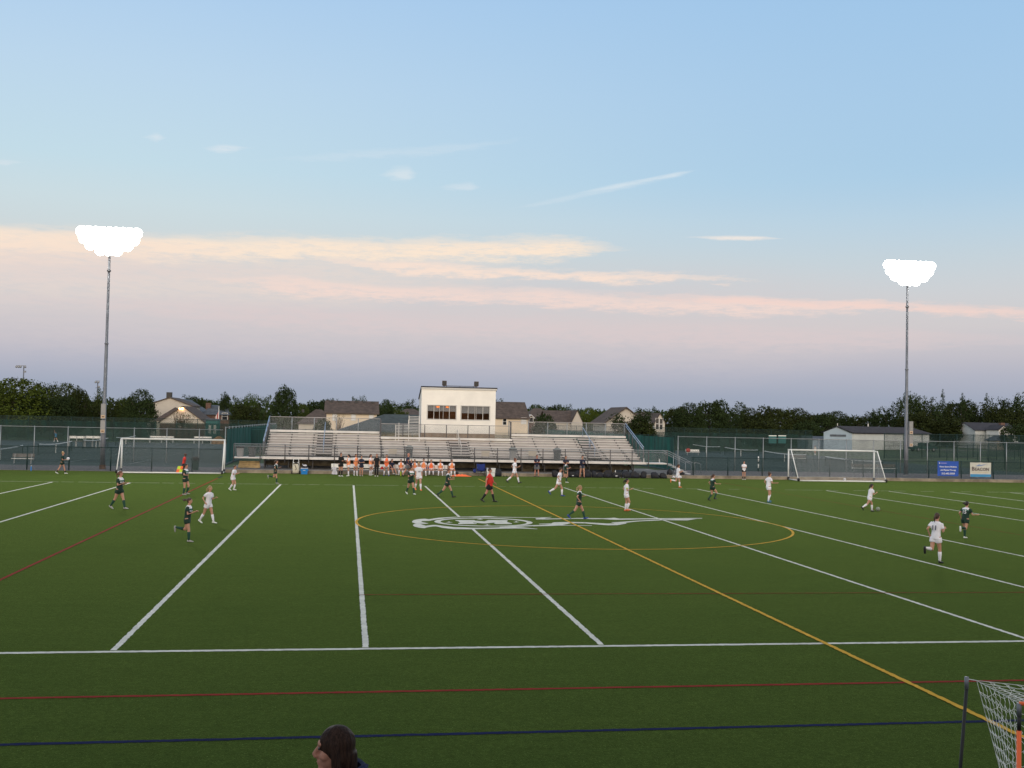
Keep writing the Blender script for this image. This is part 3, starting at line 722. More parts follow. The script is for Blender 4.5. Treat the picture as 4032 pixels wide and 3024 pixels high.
# access stair beside the press box
ms = thing('access_stair', 'small aluminium stair with horizontal rails left of the press box', 'stair', (0, 48.6, 0))
for i in range(8): a = MB(); a.box(-5.5, -3.42, .0, .05, 2.92+.13*i, 2.96+.13*i); a.obj('rail', M['alu'], ms)
for i in range(5): a = MB(); a.box(-4.33, -3.42, .5, .55, 3.98+.13*i, 4.02+.13*i); a.obj('rail', M['alu'], ms)
for x, za, zb, y in ((-5.5, 0, 3.8, .02), (-5.22, 0, 3.95, -.02), (-3.42, 0, 3.9, -.02), (-4.33, 0, 4.6, .55), (-3.42, 0, 4.6, .56), (-4.4, 3.4, 4.25, -.03)):
    a = MB(); a.box(x-.03, x+.03, y-.03, y+.03, za, zb); a.obj('post', M['alu'], ms)
for i in range(9): a = MB(); a.box(-5.5+.22*i, -5.3+.22*i, .06, 1.0, 2.8+.13*i, 2.83+.13*i); a.obj('tread', M['alu_riser'], ms)

# ================================================================== GOALS
def soccer_goal(ox, oy, W_, rz, label):
    g = thing('soccer_goal', label, 'soccer goal', (ox, oy, 0), rz, 'soccer goals along the far touchline')
    H = 2.44; r = .06; dt, db = .55, 2.1
    for s in (0, W_): a = MB(); a.tube([(s, 0, .02), (s, 0, H)], r, 10); a.obj('upright', M['white_paint'], g, True)
    a = MB(); a.tube([(-r, 0, H), (W_+r, 0, H)], r, 10); a.obj('crossbar', M['white_paint'], g, True)
    for s in (0, W_):
        a = MB(); a.tube([(s, 0, H), (s, -dt, H-.01)], .035, 8); a.tube([(s, -dt, H-.01), (s, -db, .06)], .035, 8); a.obj('back_stay', M['white_paint'], g, True)
        a = MB(); a.tube([(s, 0, .06), (s, -db, .06)], .045, 8); a.obj('ground_side_bar', M['white_paint'], g, True)
        for y in (-.05, -db):
            a = MB(); a.tube([(s-.06, y, .13), (s+.06, y, .13)], .13, 12); a.obj('wheel', M['black'], g, True)
    a = MB(); a.tube([(0, -db, .06), (W_, -db, .06)], .05, 8); a.obj('ground_back_bar', M['white_paint'], g, True)
    n_ = MB()
    n_.add([(0, -dt, H-.03), (W_, -dt, H-.03), (W_, -db, .08), (0, -db, .08)], [(0, 1, 2, 3)])
    n_.add([(0, 0, H), (W_, 0, H), (W_, -dt, H-.03), (0, -dt, H-.03)], [(0, 1, 2, 3)])
    for s in (0, W_): n_.add([(s, 0, .05), (s, 0, H), (s, -dt, H-.03), (s, -db, .08)], [(0, 1, 2, 3)])
    n_.obj('goal_netting', M['goal_net_thin'] if ox < 0 else M['goal_net'], g)
    return g
soccer_goal(-26.05, 37.55, 7.35, R(2.5), 'white portable soccer goal at the left touchline in front of the green fence')
soccer_goal(25.85, 37.75, 7.35, R(-1.0), 'white portable soccer goal at the right touchline with a grey net')

# near net frame at the right edge
A_ = G(3806, 2665, 1.83); B_ = G(4013, 2769, 1.83); AP = G(3846, 2680, 1.76); DD = G(4045, 3440, 0.02); dirv = Vector((.845, -.534, 0))
fr = thing('practice_goal', 'near practice goal with black and orange poles and a white net at the right edge', 'practice goal', (B_.x, B_.y, 0))
def L_(p): return Vector(p)-Vector((B_.x, B_.y, 0))
E_ = B_+dirv*2.6; F_ = AP+dirv*2.6
p0 = L_(A_); tilt = Vector((-.10, -.02, 0))
a = MB(); a.tube([p0-cr*.125+Vector((0, 0, -1.83)), p0+Vector((0, 0, -.12))], .017, 10); a.obj('black_pole', M['black'], fr, True)
a = MB(); a.tube([p0+Vector((0, 0, -.12)), p0], .021, 10); a.obj('pole_cap', M['pole'], fr, True)
pB = L_(B_); M['orange_pole'] = mat('orange_pole', (1.0, .17, .045), .6)
a = MB(); a.tube([pB+Vector((0, 0, -.25)), pB+Vector((0, 0, -.12))], .018, 10); a.obj('black_sleeve', M['black'], fr, True)
a = MB(); a.tube([pB+Vector((0, 0, -.12)), pB], .022, 10); a.obj('pole_cap', M['pole'], fr, True)
a = MB(); a.tube([pB+Vector((0, 0, -1.83)), pB+Vector((0, 0, -.95)), pB+Vector((0, 0, -.94)), pB+Vector((0, 0, -.25))], [.03, .03, .021, .021], 10); a.obj('orange_pole', M['orange_pole'], fr, True)
pE = L_(E_); a = MB(); a.tube([pE+Vector((0, 0, -1.83)), pE], .021, 10); a.obj('orange_pole', M['orange_pole'], fr, True)
a = MB(); a.tube([pB, pE], .018, 10); a.obj('crossbar', M['orange_pole'], fr, True)
pF = L_(F_); a = MB(); a.tube([pF+Vector((0, 0, -1.78)), pF], .017, 10); a.obj('black_pole', M['black'], fr, True)
nt = MB()
def netpatch(c00, c10, c11, c01, nu, nv, sag=.03, r=.0025, off=0):
    def P(u, v):
        p = (c00*(1-u)+c10*u)*(1-v)+(c01*(1-u)+c11*u)*v
        w = math.sin(math.pi*min(max(u, 0), 1))*math.sin(math.pi*min(max(v, 0), 1))
        nn_ = noise.noise(Vector((u*4+off, v*4, 3)))*.05
        return p+Vector((nn_*w, nn_*w*.6, -sag*w+nn_*.5*w))
    for i in range(nu+1):
        pts = []
        for j in range(nv*2+1):
            z_ = (.16/nu if (j//1) % 2 else -.16/nu)*(0 if i in (0, nu) else 1)
            pts.append(P(i/nu+z_, j/(nv*2)))
        nt.tube(pts, r if i not in (0, nu) else r*1.4, 4)
    for j in range(nv+1):
        pts = []
        for i in range(nu*2+1):
            z_ = (.16/nv if i % 2 else -.16/nv)*(0 if j in (0, nv) else 1)
            pts.append(P(i/(nu*2), j/nv+z_))
        nt.tube(pts, r if j not in (0, nv) else r*1.4, 4)
lAP, lB, lE, lF, lD = L_(AP), L_(B_), L_(E_), L_(F_), L_(DD)
lC = lB+Vector((0, 0, -1.78))
netpatch(lAP, lB, lC, lD, 9, 15, .0, off=1)
netpatch(lAP, lB, lE, lF, 8, 20, .10, off=5)
netpatch(lAP, lD, lD+dirv*2.6, lF, 14, 18, .05, off=9)
nt.tube([p0+Vector((0, 0, -.02)), lAP], .004, 4)
nt.obj('net', M['white_paint'], fr)

# ================================================================== LIGHT POLES
M['lamp'] = mat('lit_floodlight', (1, 1, 1), .5, emit=((1, .97, .9), 26))
M['lamp'].cycles.emission_sampling = 'NONE'
M['lamp_shell'] = mat('floodlight_shell', (.30, .31, .32), .5, .4)
def light_pole(label, bx, by, h, ctop, box_side, aim, energy):
    p = thing('light_pole', label, 'light pole', (bx, by, 0), group='lit floodlight poles behind the far touchline')
    a = MB(); a.tube([(0, 0, 0), (0, 0, 3.6), (0, 0, 3.62), (0, 0, 9.5), (0, 0, 9.52), (0, 0, h)], [.19, .17, .155, .125, .11, .085], 14); a.obj('pole', M['pole'], p, True)
    for z in (9.6, 15.2): a = MB(); a.tube([(0, 0, z-.06), (0, 0, z+.06)], .15, 12); a.obj('collar', M['pole'], p, True)
    for z0_, z1_ in ((2.75, 3.75), (3.85, 5.0)):
        a = MB(); a.box(box_side-.17, box_side+.17, -.38, -.19, z0_, z1_); bo = a.obj('control_box', M['pole_box'], p)
        a = MB(); a.box(box_side-.14, box_side+.14, -.385, -.382, z0_+.06, z0_+.28); a.obj('faded_label', M['sign_tan'], bo)
        a = MB(); a.box(box_side-.09, box_side+.09, -.389, -.387, z0_+.12, z0_+.20); a.obj('dark_print', M['brick'], bo)
    a = MB(); a.tube([(0, 0, .0), (0, 0, .35)], .24, 12); a.obj('base_collar', M['brick'] if bx < 0 else M['pole'], p)
    rows = ((h+1.45, 9, 4.0), (h+.95, 8, 3.6), (h+.48, 6, 2.7), (h+.1, 3, 1.2))
    a = MB(); a.tube([(0, 0, h-.3), (0, 0, h+1.9)], .07, 10); a.obj('mast', M['pole'], p)
    ax = Vector((aim[0]-bx, aim[1]-by, -h)).normalized(); q = ax.to_track_quat('X', 'Z').to_matrix()
    for z, n_, w in rows:
        a = MB(); a.box(-w/2-.1, w/2+.1, -.06, .06, z-.05, z+.05); ar = a.obj('crossarm', M['pole'], p)
        for i in range(n_):
            x = -w/2+w*i/(n_-1); c = Vector((x, -.35, z))
            a = MB(); rs = []
            for d_, r_ in ((-.32, .12), (-.25, .30), (0, .44), (.06, .45)):
                rs.append([c+q @ Vector((d_, math.cos(t_)*r_, math.sin(t_)*r_)) for t_ in [2*math.pi*j/16 for j in range(16)]])
            a.rings(rs); lo = a.obj('floodlight', M['lamp_shell'], p, True)
            a = MB(); a.ell(c+q @ Vector((.07, 0, 0)), (.06, .44, .44), 16, 8, q); a.obj('lens', M['lamp'], lo, True)
    l = D.lights.new('floodlight_beam', 'AREA'); l.shape = 'RECTANGLE'; l.size = 4; l.size_y = 1.6; l.energy = energy; l.color = (1, .95, .86); l.spread = R(118)
    lo = D.objects.new('floodlight_beam', l); COL.objects.link(lo); lo.parent = p; lo.location = (0, -.9, h+.7)
    lo.rotation_euler = ax.to_track_quat('-Z', 'Y').to_euler()
    return p
pl = G(403, 1848); light_pole('tall lit floodlight pole left of the left goal', pl.x, pl.y, 16.65, None, 0, (-10, 0), 4200)
pr_ = G(3567, 1881); light_pole('tall lit floodlight pole right of the right goal', pr_.x, pr_.y, 17.4, None, .27, (15, 0), 4200)
def far_pole(u, vt, Yd, label, arm):
    pt_ = at(u, vt, Yd); p = thing('field_light', label, 'light pole', (pt_.x, Yd, 0), group='unlit field lights behind the trees')
    h = pt_.z
    a = MB(); a.tube([(0, 0, 0), (0, 0, h)], [.25, .14], 8); a.obj('pole', M['pole'], p, True)
    a = MB(); a.bar((-2.0 if arm else -.6, 0, h), (.6, 0, h), .15); a.obj('crossarm', M['pole'], p)
    for x in ((-1.9, -1.3, -.8, .4) if arm else (-.5, .2)):
        a = MB(); a.ell((x, -.2, h-.35), (.34, .3, .3), 8, 6); a.obj('lamp_head', M['lamp_shell'], p, True)
    a = MB(); a.box(.1, .6, -.2, .2, h-1.9, h-1.4); a.obj('junction_box', M['pole'], p)
far_pole(94, 1440, 270, 'thin unlit field light above the trees at the far left', True)
far_pole(385, 1500, 270, 'small unlit field light above the trees just left of the tall pole', False)

# ================================================================== BANNERS
def banner(corners, Yb, label, base, kind):
    tl, tr2, br, bl2 = [at(u, v, Yb) for u, v in corners]
    cx = (tl.x+tr2.x)/2; b_ = thing('banner', label, 'banner', (cx, Yb, (bl2.z+br.z)/2), group=None)
    w = (tr2.x-tl.x); h = ((tl.z-bl2.z)+(tr2.z-br.z))/2
    a = MB(); nxx = 10; vs = []
    for i in range(nxx+1):
        x = -w/2+w*i/nxx; sag = .02*math.sin(i*1.3)
        vs += [(x, .015*math.sin(i*1.9), sag*.6), (x, .012*math.sin(i*1.7+1), h-.02*abs(math.sin(i*.62)))]
    a.add(vs, [(2*i, 2*i+2, 2*i+3, 2*i+1) for i in range(nxx)]); a.obj('cloth', base, b_, True)
    return b_, w, h
M['ban_blue'] = mat('blue_banner', (.020, .085, .42), .7, var=.1, vscale=3); M['ban_cream'] = mat('cream_banner', (.58, .57, .50), .7, var=.06, vscale=3)
M['ban_sky'] = mat('sky_blue_band', (.05, .26, .50), .7); M['ban_grey'] = mat('grey_brown_print', (.12, .09, .09), .7); M['ban_swoosh'] = mat('blue_swoosh', (.16, .26, .50), .7)
M['print_lilac'] = mat('lilac_print', (.22, .22, .55), .7)
b1, w, h = banner([(3692, 1814), (3774, 1817), (3773, 1876), (3690, 1873)], 38.5, 'blue banner with white writing on the fence right of the light pole', M['ban_blue'], 0)
y = -.035
lettering('Mason Sports Medicine', .165, M['print_white'], b1, (0, y, h*.62)); lettering('and Physical Therapy', .165, M['print_white'], b1, (0, y, h*.40)); lettering('513-492-5959', .21, M['print_white'], b1, (0, y, h*.16))
a = MB(); a.tube([(-w*.42, y, h*.86), (-w*.42, y-.003, h*.86)], .05, 10); a.obj('logo_dot', M['print_white'], b1)
a = MB(); a.box(-w*.36, -w*.08, y-.002, y, h*.82, h*.89); a.obj('logo_mark', M['print_lilac'], b1)
b2, w, h = banner([(3820, 1820), (3902, 1822), (3899, 1879), (3820, 1877)], 38.5, 'cream BEACON banner with a blue bottom band at the right end of the fence', M['ban_cream'], 0)
a = MB(); a.box(-w/2+.01, w/2-.01, y+.002, y+.006, .01, h*.19); a.obj('bottom_band', M['ban_sky'], b2)
lettering('B', .46, M['ban_grey'], b2, (-w*.36, y, h*.55), sx=1.0); lettering('EACON', .36, M['ban_grey'], b2, (w*.06, y, h*.52), sx=1.05)
a = MB(); a.add([(-w*.25, y, h*.74), (-w*.05, y, h*.88), (0, y, h*.90), (-w*.1, y, h*.80), (w*.3, y, h*.90), (w*.1, y, h*.80), (-w*.1, y, h*.75)], [(0, 1, 2, 3), (0, 3, 4, 5, 6)]); a.obj('swoosh', M['ban_swoosh'], b2)
a = MB(); a.box(-w*.38, w*.38, y, y+.002, h*.31, h*.33); a.obj('thin_rule', M['sign_tan'], b2)

# ================================================================== HOUSES BEYOND THE COURTS
def house(name, label, x0, x1, y0, y1, ze, zr, axis, wall, roof, wins=(), over=.35, z0=0.0, base=None, hip=0, vents=0, chimney=None, group='houses beyond the courts', door=None):
    cx, cy = (x0+x1)/2, y0
    h = thing(name, label, 'house' if name != 'barn' else 'barn', (cx, cy, z0), group=group)
    X0, X1, Y1 = x0-cx, x1-cx, y1-y0; ze -= z0; zr -= z0
    a = MB()
    if axis == 'x':   # ridge along x
        ym = Y1/2; rx0, rx1 = X0+hip, X1-hip
        a.add([(X0, 0, 0), (X1, 0, 0), (X1, Y1, 0), (X0, Y1, 0), (X0, 0, ze), (X1, 0, ze), (X1, Y1, ze), (X0, Y1, ze)] + ([(X0, ym, zr-.05), (X1, ym, zr-.05)] if not hip else []),
              [(0, 1, 5, 4), (2, 3, 7, 6)] + ([(1, 2, 6, 9, 5), (3, 0, 4, 8, 7)] if not hip else [(1, 2, 6, 5), (3, 0, 4, 7)]))
        a.obj('wall', wall, h)
        s = (zr-ze)/ym; o = over; zo = ze-s*o; r_ = MB()
        hx = o if hip else 0
        th = .14
        for dz, flip in ((0, 0), (-th, 1)):
            pass
        e0, e1 = X0-o, X1+o
        k0, k1 = (rx0, rx1) if hip else (e0, e1)
        top = [(e0, -o, zo), (e1, -o, zo), (e1, Y1+o, zo), (e0, Y1+o, zo), (k0, ym, zr), (k1, ym, zr)]
        bot = [(x, y, z-th) for x, y, z in top]
        r_.add(top+bot, [(0, 1, 5, 4), (2, 3, 4, 5), (1, 2, 5), (3, 0, 4), (7, 6, 10, 11), (9, 8, 11, 10), (0, 6, 7, 1), (2, 8, 9, 3), (1, 7, 8, 2), (3, 9, 6, 0)] if hip else
               [(0, 1, 5, 4), (2, 3, 4, 5), (7, 6, 10, 11), (9, 8, 11, 10), (0, 6, 7, 1), (2, 8, 9, 3), (1, 7, 11, 5), (2, 5, 11, 8), (0, 4, 10, 6), (3, 9, 10, 4)])
    else:             # ridge runs back, gable faces the field
        xm = 0
        a.add([(X0, 0, 0), (X1, 0, 0), (X1, Y1, 0), (X0, Y1, 0), (X0, 0, ze), (X1, 0, ze), (X1, Y1, ze), (X0, Y1, ze), (0, 0, zr-.05), (0, Y1, zr-.05)],
              [(0, 1, 5, 8, 4), (2, 3, 7, 9, 6), (1, 2, 6, 5), (3, 0, 4, 7)])
        a.obj('wall', wall, h)
        s = (zr-ze)/X1; o = over; zo = ze-s*o; th = .16; r_ = MB()
        top = [(X0-o, -o, zo), (0, -o, zr), (X1+o, -o, zo), (X0-o, Y1+o, zo), (0, Y1+o, zr), (X1+o, Y1+o, zo)]
        bot = [(x, y, z-th) for x, y, z in top]
        r_.add(top+bot, [(0, 1, 4, 3), (1, 2, 5, 4), (6, 9, 10, 7), (7, 10, 11, 8), (0, 6, 7, 1), (1, 7, 8, 2), (3, 4, 10, 9), (4, 5, 11, 10), (0, 3, 9, 6), (2, 8, 11, 5)])
    ro = r_.obj('roof', roof, h)
    if vents:
        for i in range(vents):
            x = X0*.85+(X1-X0)*.85*i/(vents-1); v_ = MB(); v_.box(x-.22, x+.22, Y1/2-.9, Y1/2-.5, zr-.55, zr-.02); v_.obj('roof_vent', M['dark'], ro)
    if chimney:
        c = MB(); c.box(chimney[0]-cx-.5, chimney[0]-cx+.5, Y1*.3, Y1*.3+1, ze, chimney[1]-z0); c.obj('chimney', M['brick'] if len(chimney) < 3 else M['dark'], ro)
    if base: c = MB(); c.box(X0-.03, X1+.03, -.035, -.004, 0, base-z0); c.obj('brick_base', M['brick'], h)
    for x, z, w, hh, kind in wins:
        x -= cx; z -= z0
        f = MB(); f.box(x-w/2-.1, x+w/2+.1, -.06, -.006, z-.1, z); f.box(x-w/2-.1, x+w/2+.1, -.06, -.006, z+hh, z+hh+.1)
        f.box(x-w/2-.1, x-w/2, -.06, -.006, z, z+hh); f.box(x+w/2, x+w/2+.1, -.06, -.006, z, z+hh); f.box(x-w/2, x+w/2, -.05, -.006, z+hh*.48, z+hh*.53)
        fo = f.obj('window', M['trim'], h)
        p = MB(); p.box(x-w/2, x+w/2, -.03, -.012, z, z+hh); p.obj('pane', M['glass'] if kind == 'g' else M['shutter'] if kind == 's' else M['brick'], fo)
    return h
def zx(u, v, Y): p = at(u, v, Y); return p.x, p.z
def wn(u, v, Y, w, hh, kind='g'): x, z = zx(u, v, Y); return (x, z-hh/2, w, hh, kind)
# left group
Y = 150; xa, ze = zx(630, 1657, Y); xb, _ = zx(806, 1660, Y); _, zr = zx(713, 1598, Y)
xr_, zr2 = zx(655, 1595, Y+2)
house('brown_roof_house', 'dark brown hipped roof joined to the left of the lamp lit gable', xa-.8, (xa+xb)/2, Y+1.5, Y+12, ze+.3, zr-.25, 'x', M['siding'], M['shingle'], hip=2.2)
h1 = house('gable_house', 'pale gable house with a lit orange lamp under its peak, left of the stand', xa, xb, Y, Y+14, ze, zr, 'y', M['siding'], M['shingle'], [wn(712, 1668, Y, 1.4, 1.0, 'g')], base=zx(700, 1662, Y)[1]-.3)
M['porch_lamp'] = mat('lit_porch_lamp', (1, .6, .3), .5, emit=((1, .48, .16), 22))
lm = MB()
for dx in (-.22, .22): lm.ell((dx, -.25, 0), (.17, .15, .15), 8, 6)
x, z = zx(713, 1602, Y-.4); lo = lm.obj('gable_lamp', M['porch_lamp'], h1, True); lo.location = (x-(xa+xb)/2, 0, z-.3)
Y = 172; xa, ze = zx(612, 1584, Y); xb, _ = zx(712, 1596, Y); _, zr = zx(660, 1563, Y)
house('gable_house', 'two storey cream gable house with dark roof behind the lamp lit gable', xa-1.5, xb+2, Y, Y+12, ze-.4, zr, 'y', M['siding'], M['shingle'], chimney=(zx(653, 1560, Y)[0], zr+1.0, 1))
Y = 190; xa, _ = zx(640, 1600, Y); xb, ze = zx(790, 1617, Y); _, zr = zx(700, 1570, Y)
house('gable_house', 'cream gable house with a blue grey roof sloping right toward the flagpole', xa, xb, Y, Y+13, ze, zr, 'y', M['siding'], M['shingle_grey'])
Y = 182; xa, ze = zx(800, 1628, Y); xb, _ = zx(902, 1630, Y); _, zr = zx(850, 1594, Y)
house('brick_house', 'dark brick house with grey roof and pale trim beside the flagpole', xa, xb, Y, Y+11, ze, zr, 'x', M['brick'], M['shingle_grey'], [wn(885, 1640, Y, 1.0, 1.3, 'g')], hip=1.0, chimney=(zx(812, 1590, Y)[0], zr+.4))
tr3 = MB(); p1 = at(817, 1597, 179); p2 = at(864, 1622, 179); p3 = at(817, 1604, 179)
tag(tr3.bar(p1, p2, .35, .5).obj('roof_trim', M['trim']), 'sloping pale roof trim left of the flagpole', 'trim') if False else None
# behind the stand
Y = 140; xa, ze = zx(1176, 1662, Y); xb, _ = zx(1300, 1664, Y); _, zr = zx(1240, 1611, Y)
house('brown_roof_house', 'low house with plain brown hipped roof behind the left rear rail of the stand', xa, xb+1, Y, Y+11, ze, zr, 'x', M['siding'], M['shingle'], hip=2.6, vents=2)
Y = 128; xa, ze = zx(1286, 1621, Y); xb, _ = zx(1484, 1624, Y); _, zr = zx(1400, 1577, Y)
house('cream_house', 'long cream house with brown roof and a row of ridge vents', xa, xb, Y, Y+9.5, ze, zr, 'x', M['cream'], M['shingle'],
      [wn(1318, 1642, Y, .6, 1.0, 's'), wn(1392, 1642, Y, .6, 1.0, 's'), wn(1462, 1642, Y, .6, 1.0, 's')], vents=6, over=.4)
Y = 88; xa, ze = zx(1350, 1688, Y); xb, _ = zx(1880, 1690, Y); _, zr = zx(1560, 1631, Y)
house('park_building', 'low tan building with a wide green grey hipped roof left of the press box', xa, xb, Y, Y+11, ze, zr, 'x', M['wood_light'], M['shingle_green'], hip=5.2, over=.6)
Y = 150; xa, ze = zx(1560, 1634, Y); xb, _ = zx(1680, 1634, Y); _, zr = zx(1620, 1609, Y)
house('brown_roof_house', 'small brown roof just showing above the green grey roof', xa, xb, Y, Y+9, ze, zr, 'x', M['siding'], M['shingle'], hip=2)
# right of the press box
Y = 118; xa, ze = zx(1935, 1641, Y); xb, _ = zx(2079, 1641, Y); _, zr = zx(2000, 1580, Y)
house('cream_house', 'cream house with charcoal brown roof just right of the press box', xa-6, xb, Y, Y+10, ze, zr, 'x', M['cream'], M['shingle'],
      [wn(1987, 1660, Y, .5, .95, 'g'), wn(2062, 1657, Y, .7, .85, 's')], over=.3)
Y = 128; xa, ze = zx(2080, 1642, Y); xb, _ = zx(2103, 1642, Y); _, zr = zx(2091, 1632, Y)
house('small_porch', 'tiny brown gabled porch with pale trim beside the cream house', xa, xb, Y, Y+3, ze, zr, 'y', M['brick'], M['trim'], [wn(2091, 1654, Y, .6, .7, 'g')], over=.12)
Y = 150; xa, ze = zx(2070, 1652, Y); xb, _ = zx(2180, 1652, Y); _, zr = zx(2110, 1606, Y)
house('brown_roof_house', 'brown hipped roof house behind the round dark shrub', xa, xb+1, Y, Y+12, ze, zr, 'x', M['siding'], M['shingle'], hip=2.5)
Y = 142; xa, ze = zx(2160, 1657, Y); xb, _ = zx(2266, 1657, Y); _, zr = zx(2230, 1616, Y)
house('brown_roof_house', 'dark brown roof running into a pale gable, right of the round shrub', xa, xb, Y, Y+9, ze, zr, 'x', M['siding'], M['shingle'])
xa2, _ = zx(2247, 1657, Y); xb2, _ = zx(2290, 1657, Y)
house('gable_house', 'small pale gable at the right end of the long brown roof', xa2, xb2, Y-.8, Y+9, ze, zr+.1, 'y', M['siding'], M['shingle'], over=.15)
Y = 130; xa, ze = zx(2388, 1657, Y); xb, _ = zx(2540, 1657, Y); _, zr = zx(2464, 1602, Y)
house('gable_house', 'large pale gable house partly hidden by a dark tree', xa, xb, Y, Y+10, ze, zr, 'y', M['siding'], M['shingle'], over=.5)
Y = 160; xa, ze = zx(2520, 1655, Y); xb, _ = zx(2600, 1657, Y); _, zr = zx(2560, 1620, Y)
house('brown_roof_house', 'brown roofed house behind the dark tree and the twin window gable', xa, xb, Y, Y+10, ze, zr, 'x', M['siding'], M['shingle'], hip=1)
Y = 150; xa, ze = zx(2578, 1661, Y); xb, _ = zx(2618, 1661, Y); _, zr = zx(2598, 1626, Y)
house('gable_house', 'narrow grey gable with two dark arched windows near the right trees', xa, xb, Y, Y+9, ze, zr, 'y', M['siding'], M['shingle'], [wn(2588, 1669, Y, .55, 2.0, 'g'), wn(2603, 1670, Y, .55, 2.0, 'g')], over=.2)
xa, ze = zx(2556, 1664, 152); xb, _ = zx(2582, 1664, 152)
house('annex', 'low pinkish annex left of the twin window gable', xa, xb, 152, 158, ze, ze+.5, 'x', M['cream'], M['trim'], over=.1)
Y = 190; xa, ze = zx(2966, 1668, Y); xb, _ = zx(2976, 1668, Y); _, zr = zx(2973, 1657, Y)
house('gable_house', 'tiny pale gable peeking out of the dark trees left of the right goal', xa, xb, Y, Y+6, ze, zr, 'y', M['white_wall'], M['shingle_dark'], over=.05)
# barn
Yb = 150; a0 = at(3243, 1716, Yb); a1 = at(3355, 1709, Yb); pk = at(3309, 1677, Yb)
bn = thing('barn', 'long white barn with a pale blue gable and charcoal roof behind the right goal', 'barn', (a0.x, Yb, 0))
e1 = at(3659, 1719, 168); L0 = Vector((a0.x, Yb, 0))
zE = (a1.z+at(3243, 1712, Yb).z)/2; zR = pk.z; wB = a1.x-a0.x
dB = Vector((e1.x-a1.x, 168-Yb, 0)); a = MB()
q0, q1 = Vector((0, 0, 0)), Vector((wB, 0, 0))
zE = 3.45
a.add([q0, q1, q1+Vector((0, 0, zE)), q0+Vector((0, 0, zE)), Vector((wB*.5, 0, zR-.05))], [(0, 1, 2, 4, 3)]); a.obj('blue_gable', M['blue_wall'], bn)
a = MB(); a.add([q1, q1+dB, q1+dB+Vector((0, 0, zE)), q1+Vector((0, 0, zE))], [(0, 1, 2, 3)]); a.add([q0+dB, q1+dB, q1+dB+Vector((0, 0, zE)), q0+dB+Vector((0, 0, zE))], [(0, 3, 2, 1)])
a.add([q0, q0+dB, q0+dB+Vector((0, 0, zE)), q0+Vector((0, 0, zE))], [(0, 3, 2, 1)]); a.obj('wall', M['barn_wall'], bn)
ov = dB.normalized()*.5; a = MB(); up = Vector((0, 0, 1)); mid_ = Vector((wB*.5, 0, zR)); k_ = dB*.93
for dz in (0, -.18):
    el0, er0 = q0+up*(zE-.1+dz)-ov+Vector((-.5, 0, 0)), q1+up*(zE-.1+dz)-ov+Vector((.5, 0, 0))
    el1, er1 = el0+dB+ov*2, er0+dB+ov*2
    a.add([el0, el1, mid_+up*dz+k_, mid_+up*dz-ov], [(0, 3, 2, 1)]); a.add([er0, er1, mid_+up*dz+k_, mid_+up*dz-ov], [(0, 1, 2, 3)]); a.add([el1, er1, mid_+up*dz+k_], [(0, 1, 2)])
a.obj('roof', M['shingle_dark'], bn)
a = MB(); a.box(wB*.22, wB*.78, -.08, -.02, 2.55, 2.95); a.obj('name_board', M['shingle_grey'], bn)
a = MB(); a.tube([(wB*.5, .2, zR-.1), (wB*.5, .2, zR+.5)], .07, 6); a.tube([mid_+dB*.36, mid_+dB*.36+up*.6], .12, 6); a.obj('roof_pipe', M['trim'], bn)
x, z = zx(3218, 1728, 152)
house('shed', 'low pale blue shed at the left end of the white barn', x-1.9, x+2.2, 152, 157, z, z+.5, 'x', M['blue_wall'], M['shingle_grey'], over=.2)
Y = 190; xa, ze = zx(3840, 1691, Y); xb, _ = zx(3933, 1691, Y); _, zr = zx(3890, 1664, Y)
house('white_house', 'white house with charcoal roof in the dark trees at the far right', xa, xb+5, Y, Y+9, ze, zr, 'x', M['barn_wall'], M['shingle_dark'], [wn(3890, 1700, Y, .9, 1.3), wn(3914, 1702, Y, 1.2, 2.2)], chimney=(zx(3976, 1672, Y)[0], zx(3976, 1670, Y)[1]+.3))
Y = 184; xa, _ = zx(3933, 1720, Y); xb, ze = zx(3969, 1690, Y); _, zr = zx(3951, 1674, Y)
house('white_house', 'bright white gable wing on the right side of the far white house', xa, xb, Y, Y+5, ze, zr, 'y', M['white_wall'], M['shingle_dark'], over=.2)
Y = 178; xa, ze = zx(3925, 1731, Y); xb, _ = zx(3980, 1731, Y)
house('carport', 'low grey carport with a pale edge in front of the far white house', xa, xb, Y, Y+4, ze, ze+.9, 'x', M['siding'], M['shingle_grey'], hip=.6)
x, z = zx(3448, 1719, 230)
# flagpole, booth, truck
p = at(862, 1604, 150); fp = thing('flagpole', 'white flagpole with a limp red and white flag in front of the brick house', 'flagpole', (p.x, 150, 0))
a = MB(); a.tube([(0, 0, 0), (0, 0, p.z)], [.09, .05], 8); a.ell((0, 0, p.z+.08), (.09, .09, .09), 8, 5); a.obj('pole', M['white_paint'], fp, True)
M['flag_red'] = mat('flag_red', (.42, .06, .05), .8)
a = MB(); vs = []
for i in range(7): vs += [(-.05-.09*i-.04*math.sin(i*2), .06*math.sin(i*1.8), p.z-.8-.14*i), (-.05-.09*i-.04*math.sin(i*2.1), .06*math.sin(i*1.5), p.z-2.7-.02*i)]
a.add(vs, [(2*i, 2*i+1, 2*i+3, 2*i+2) for i in range(6)]); a.mi = [0 if i % 2 == 0 else 1 for i in range(len(a.f))]
a.obj('flag', [M['flag_red'], M['trim']], fp)
p = at(837, 1651, 126); bo = thing('ticket_booth', 'small teal booth with white panels behind the left courts', 'booth', (p.x, 126, 0))
M['teal'] = mat('teal_paint', (.02, .12, .12), .7)
a = MB(); a.box(-1.0, 1.0, 0, 1.6, 0, p.z-.15); a.obj('wall', M['teal'], bo)
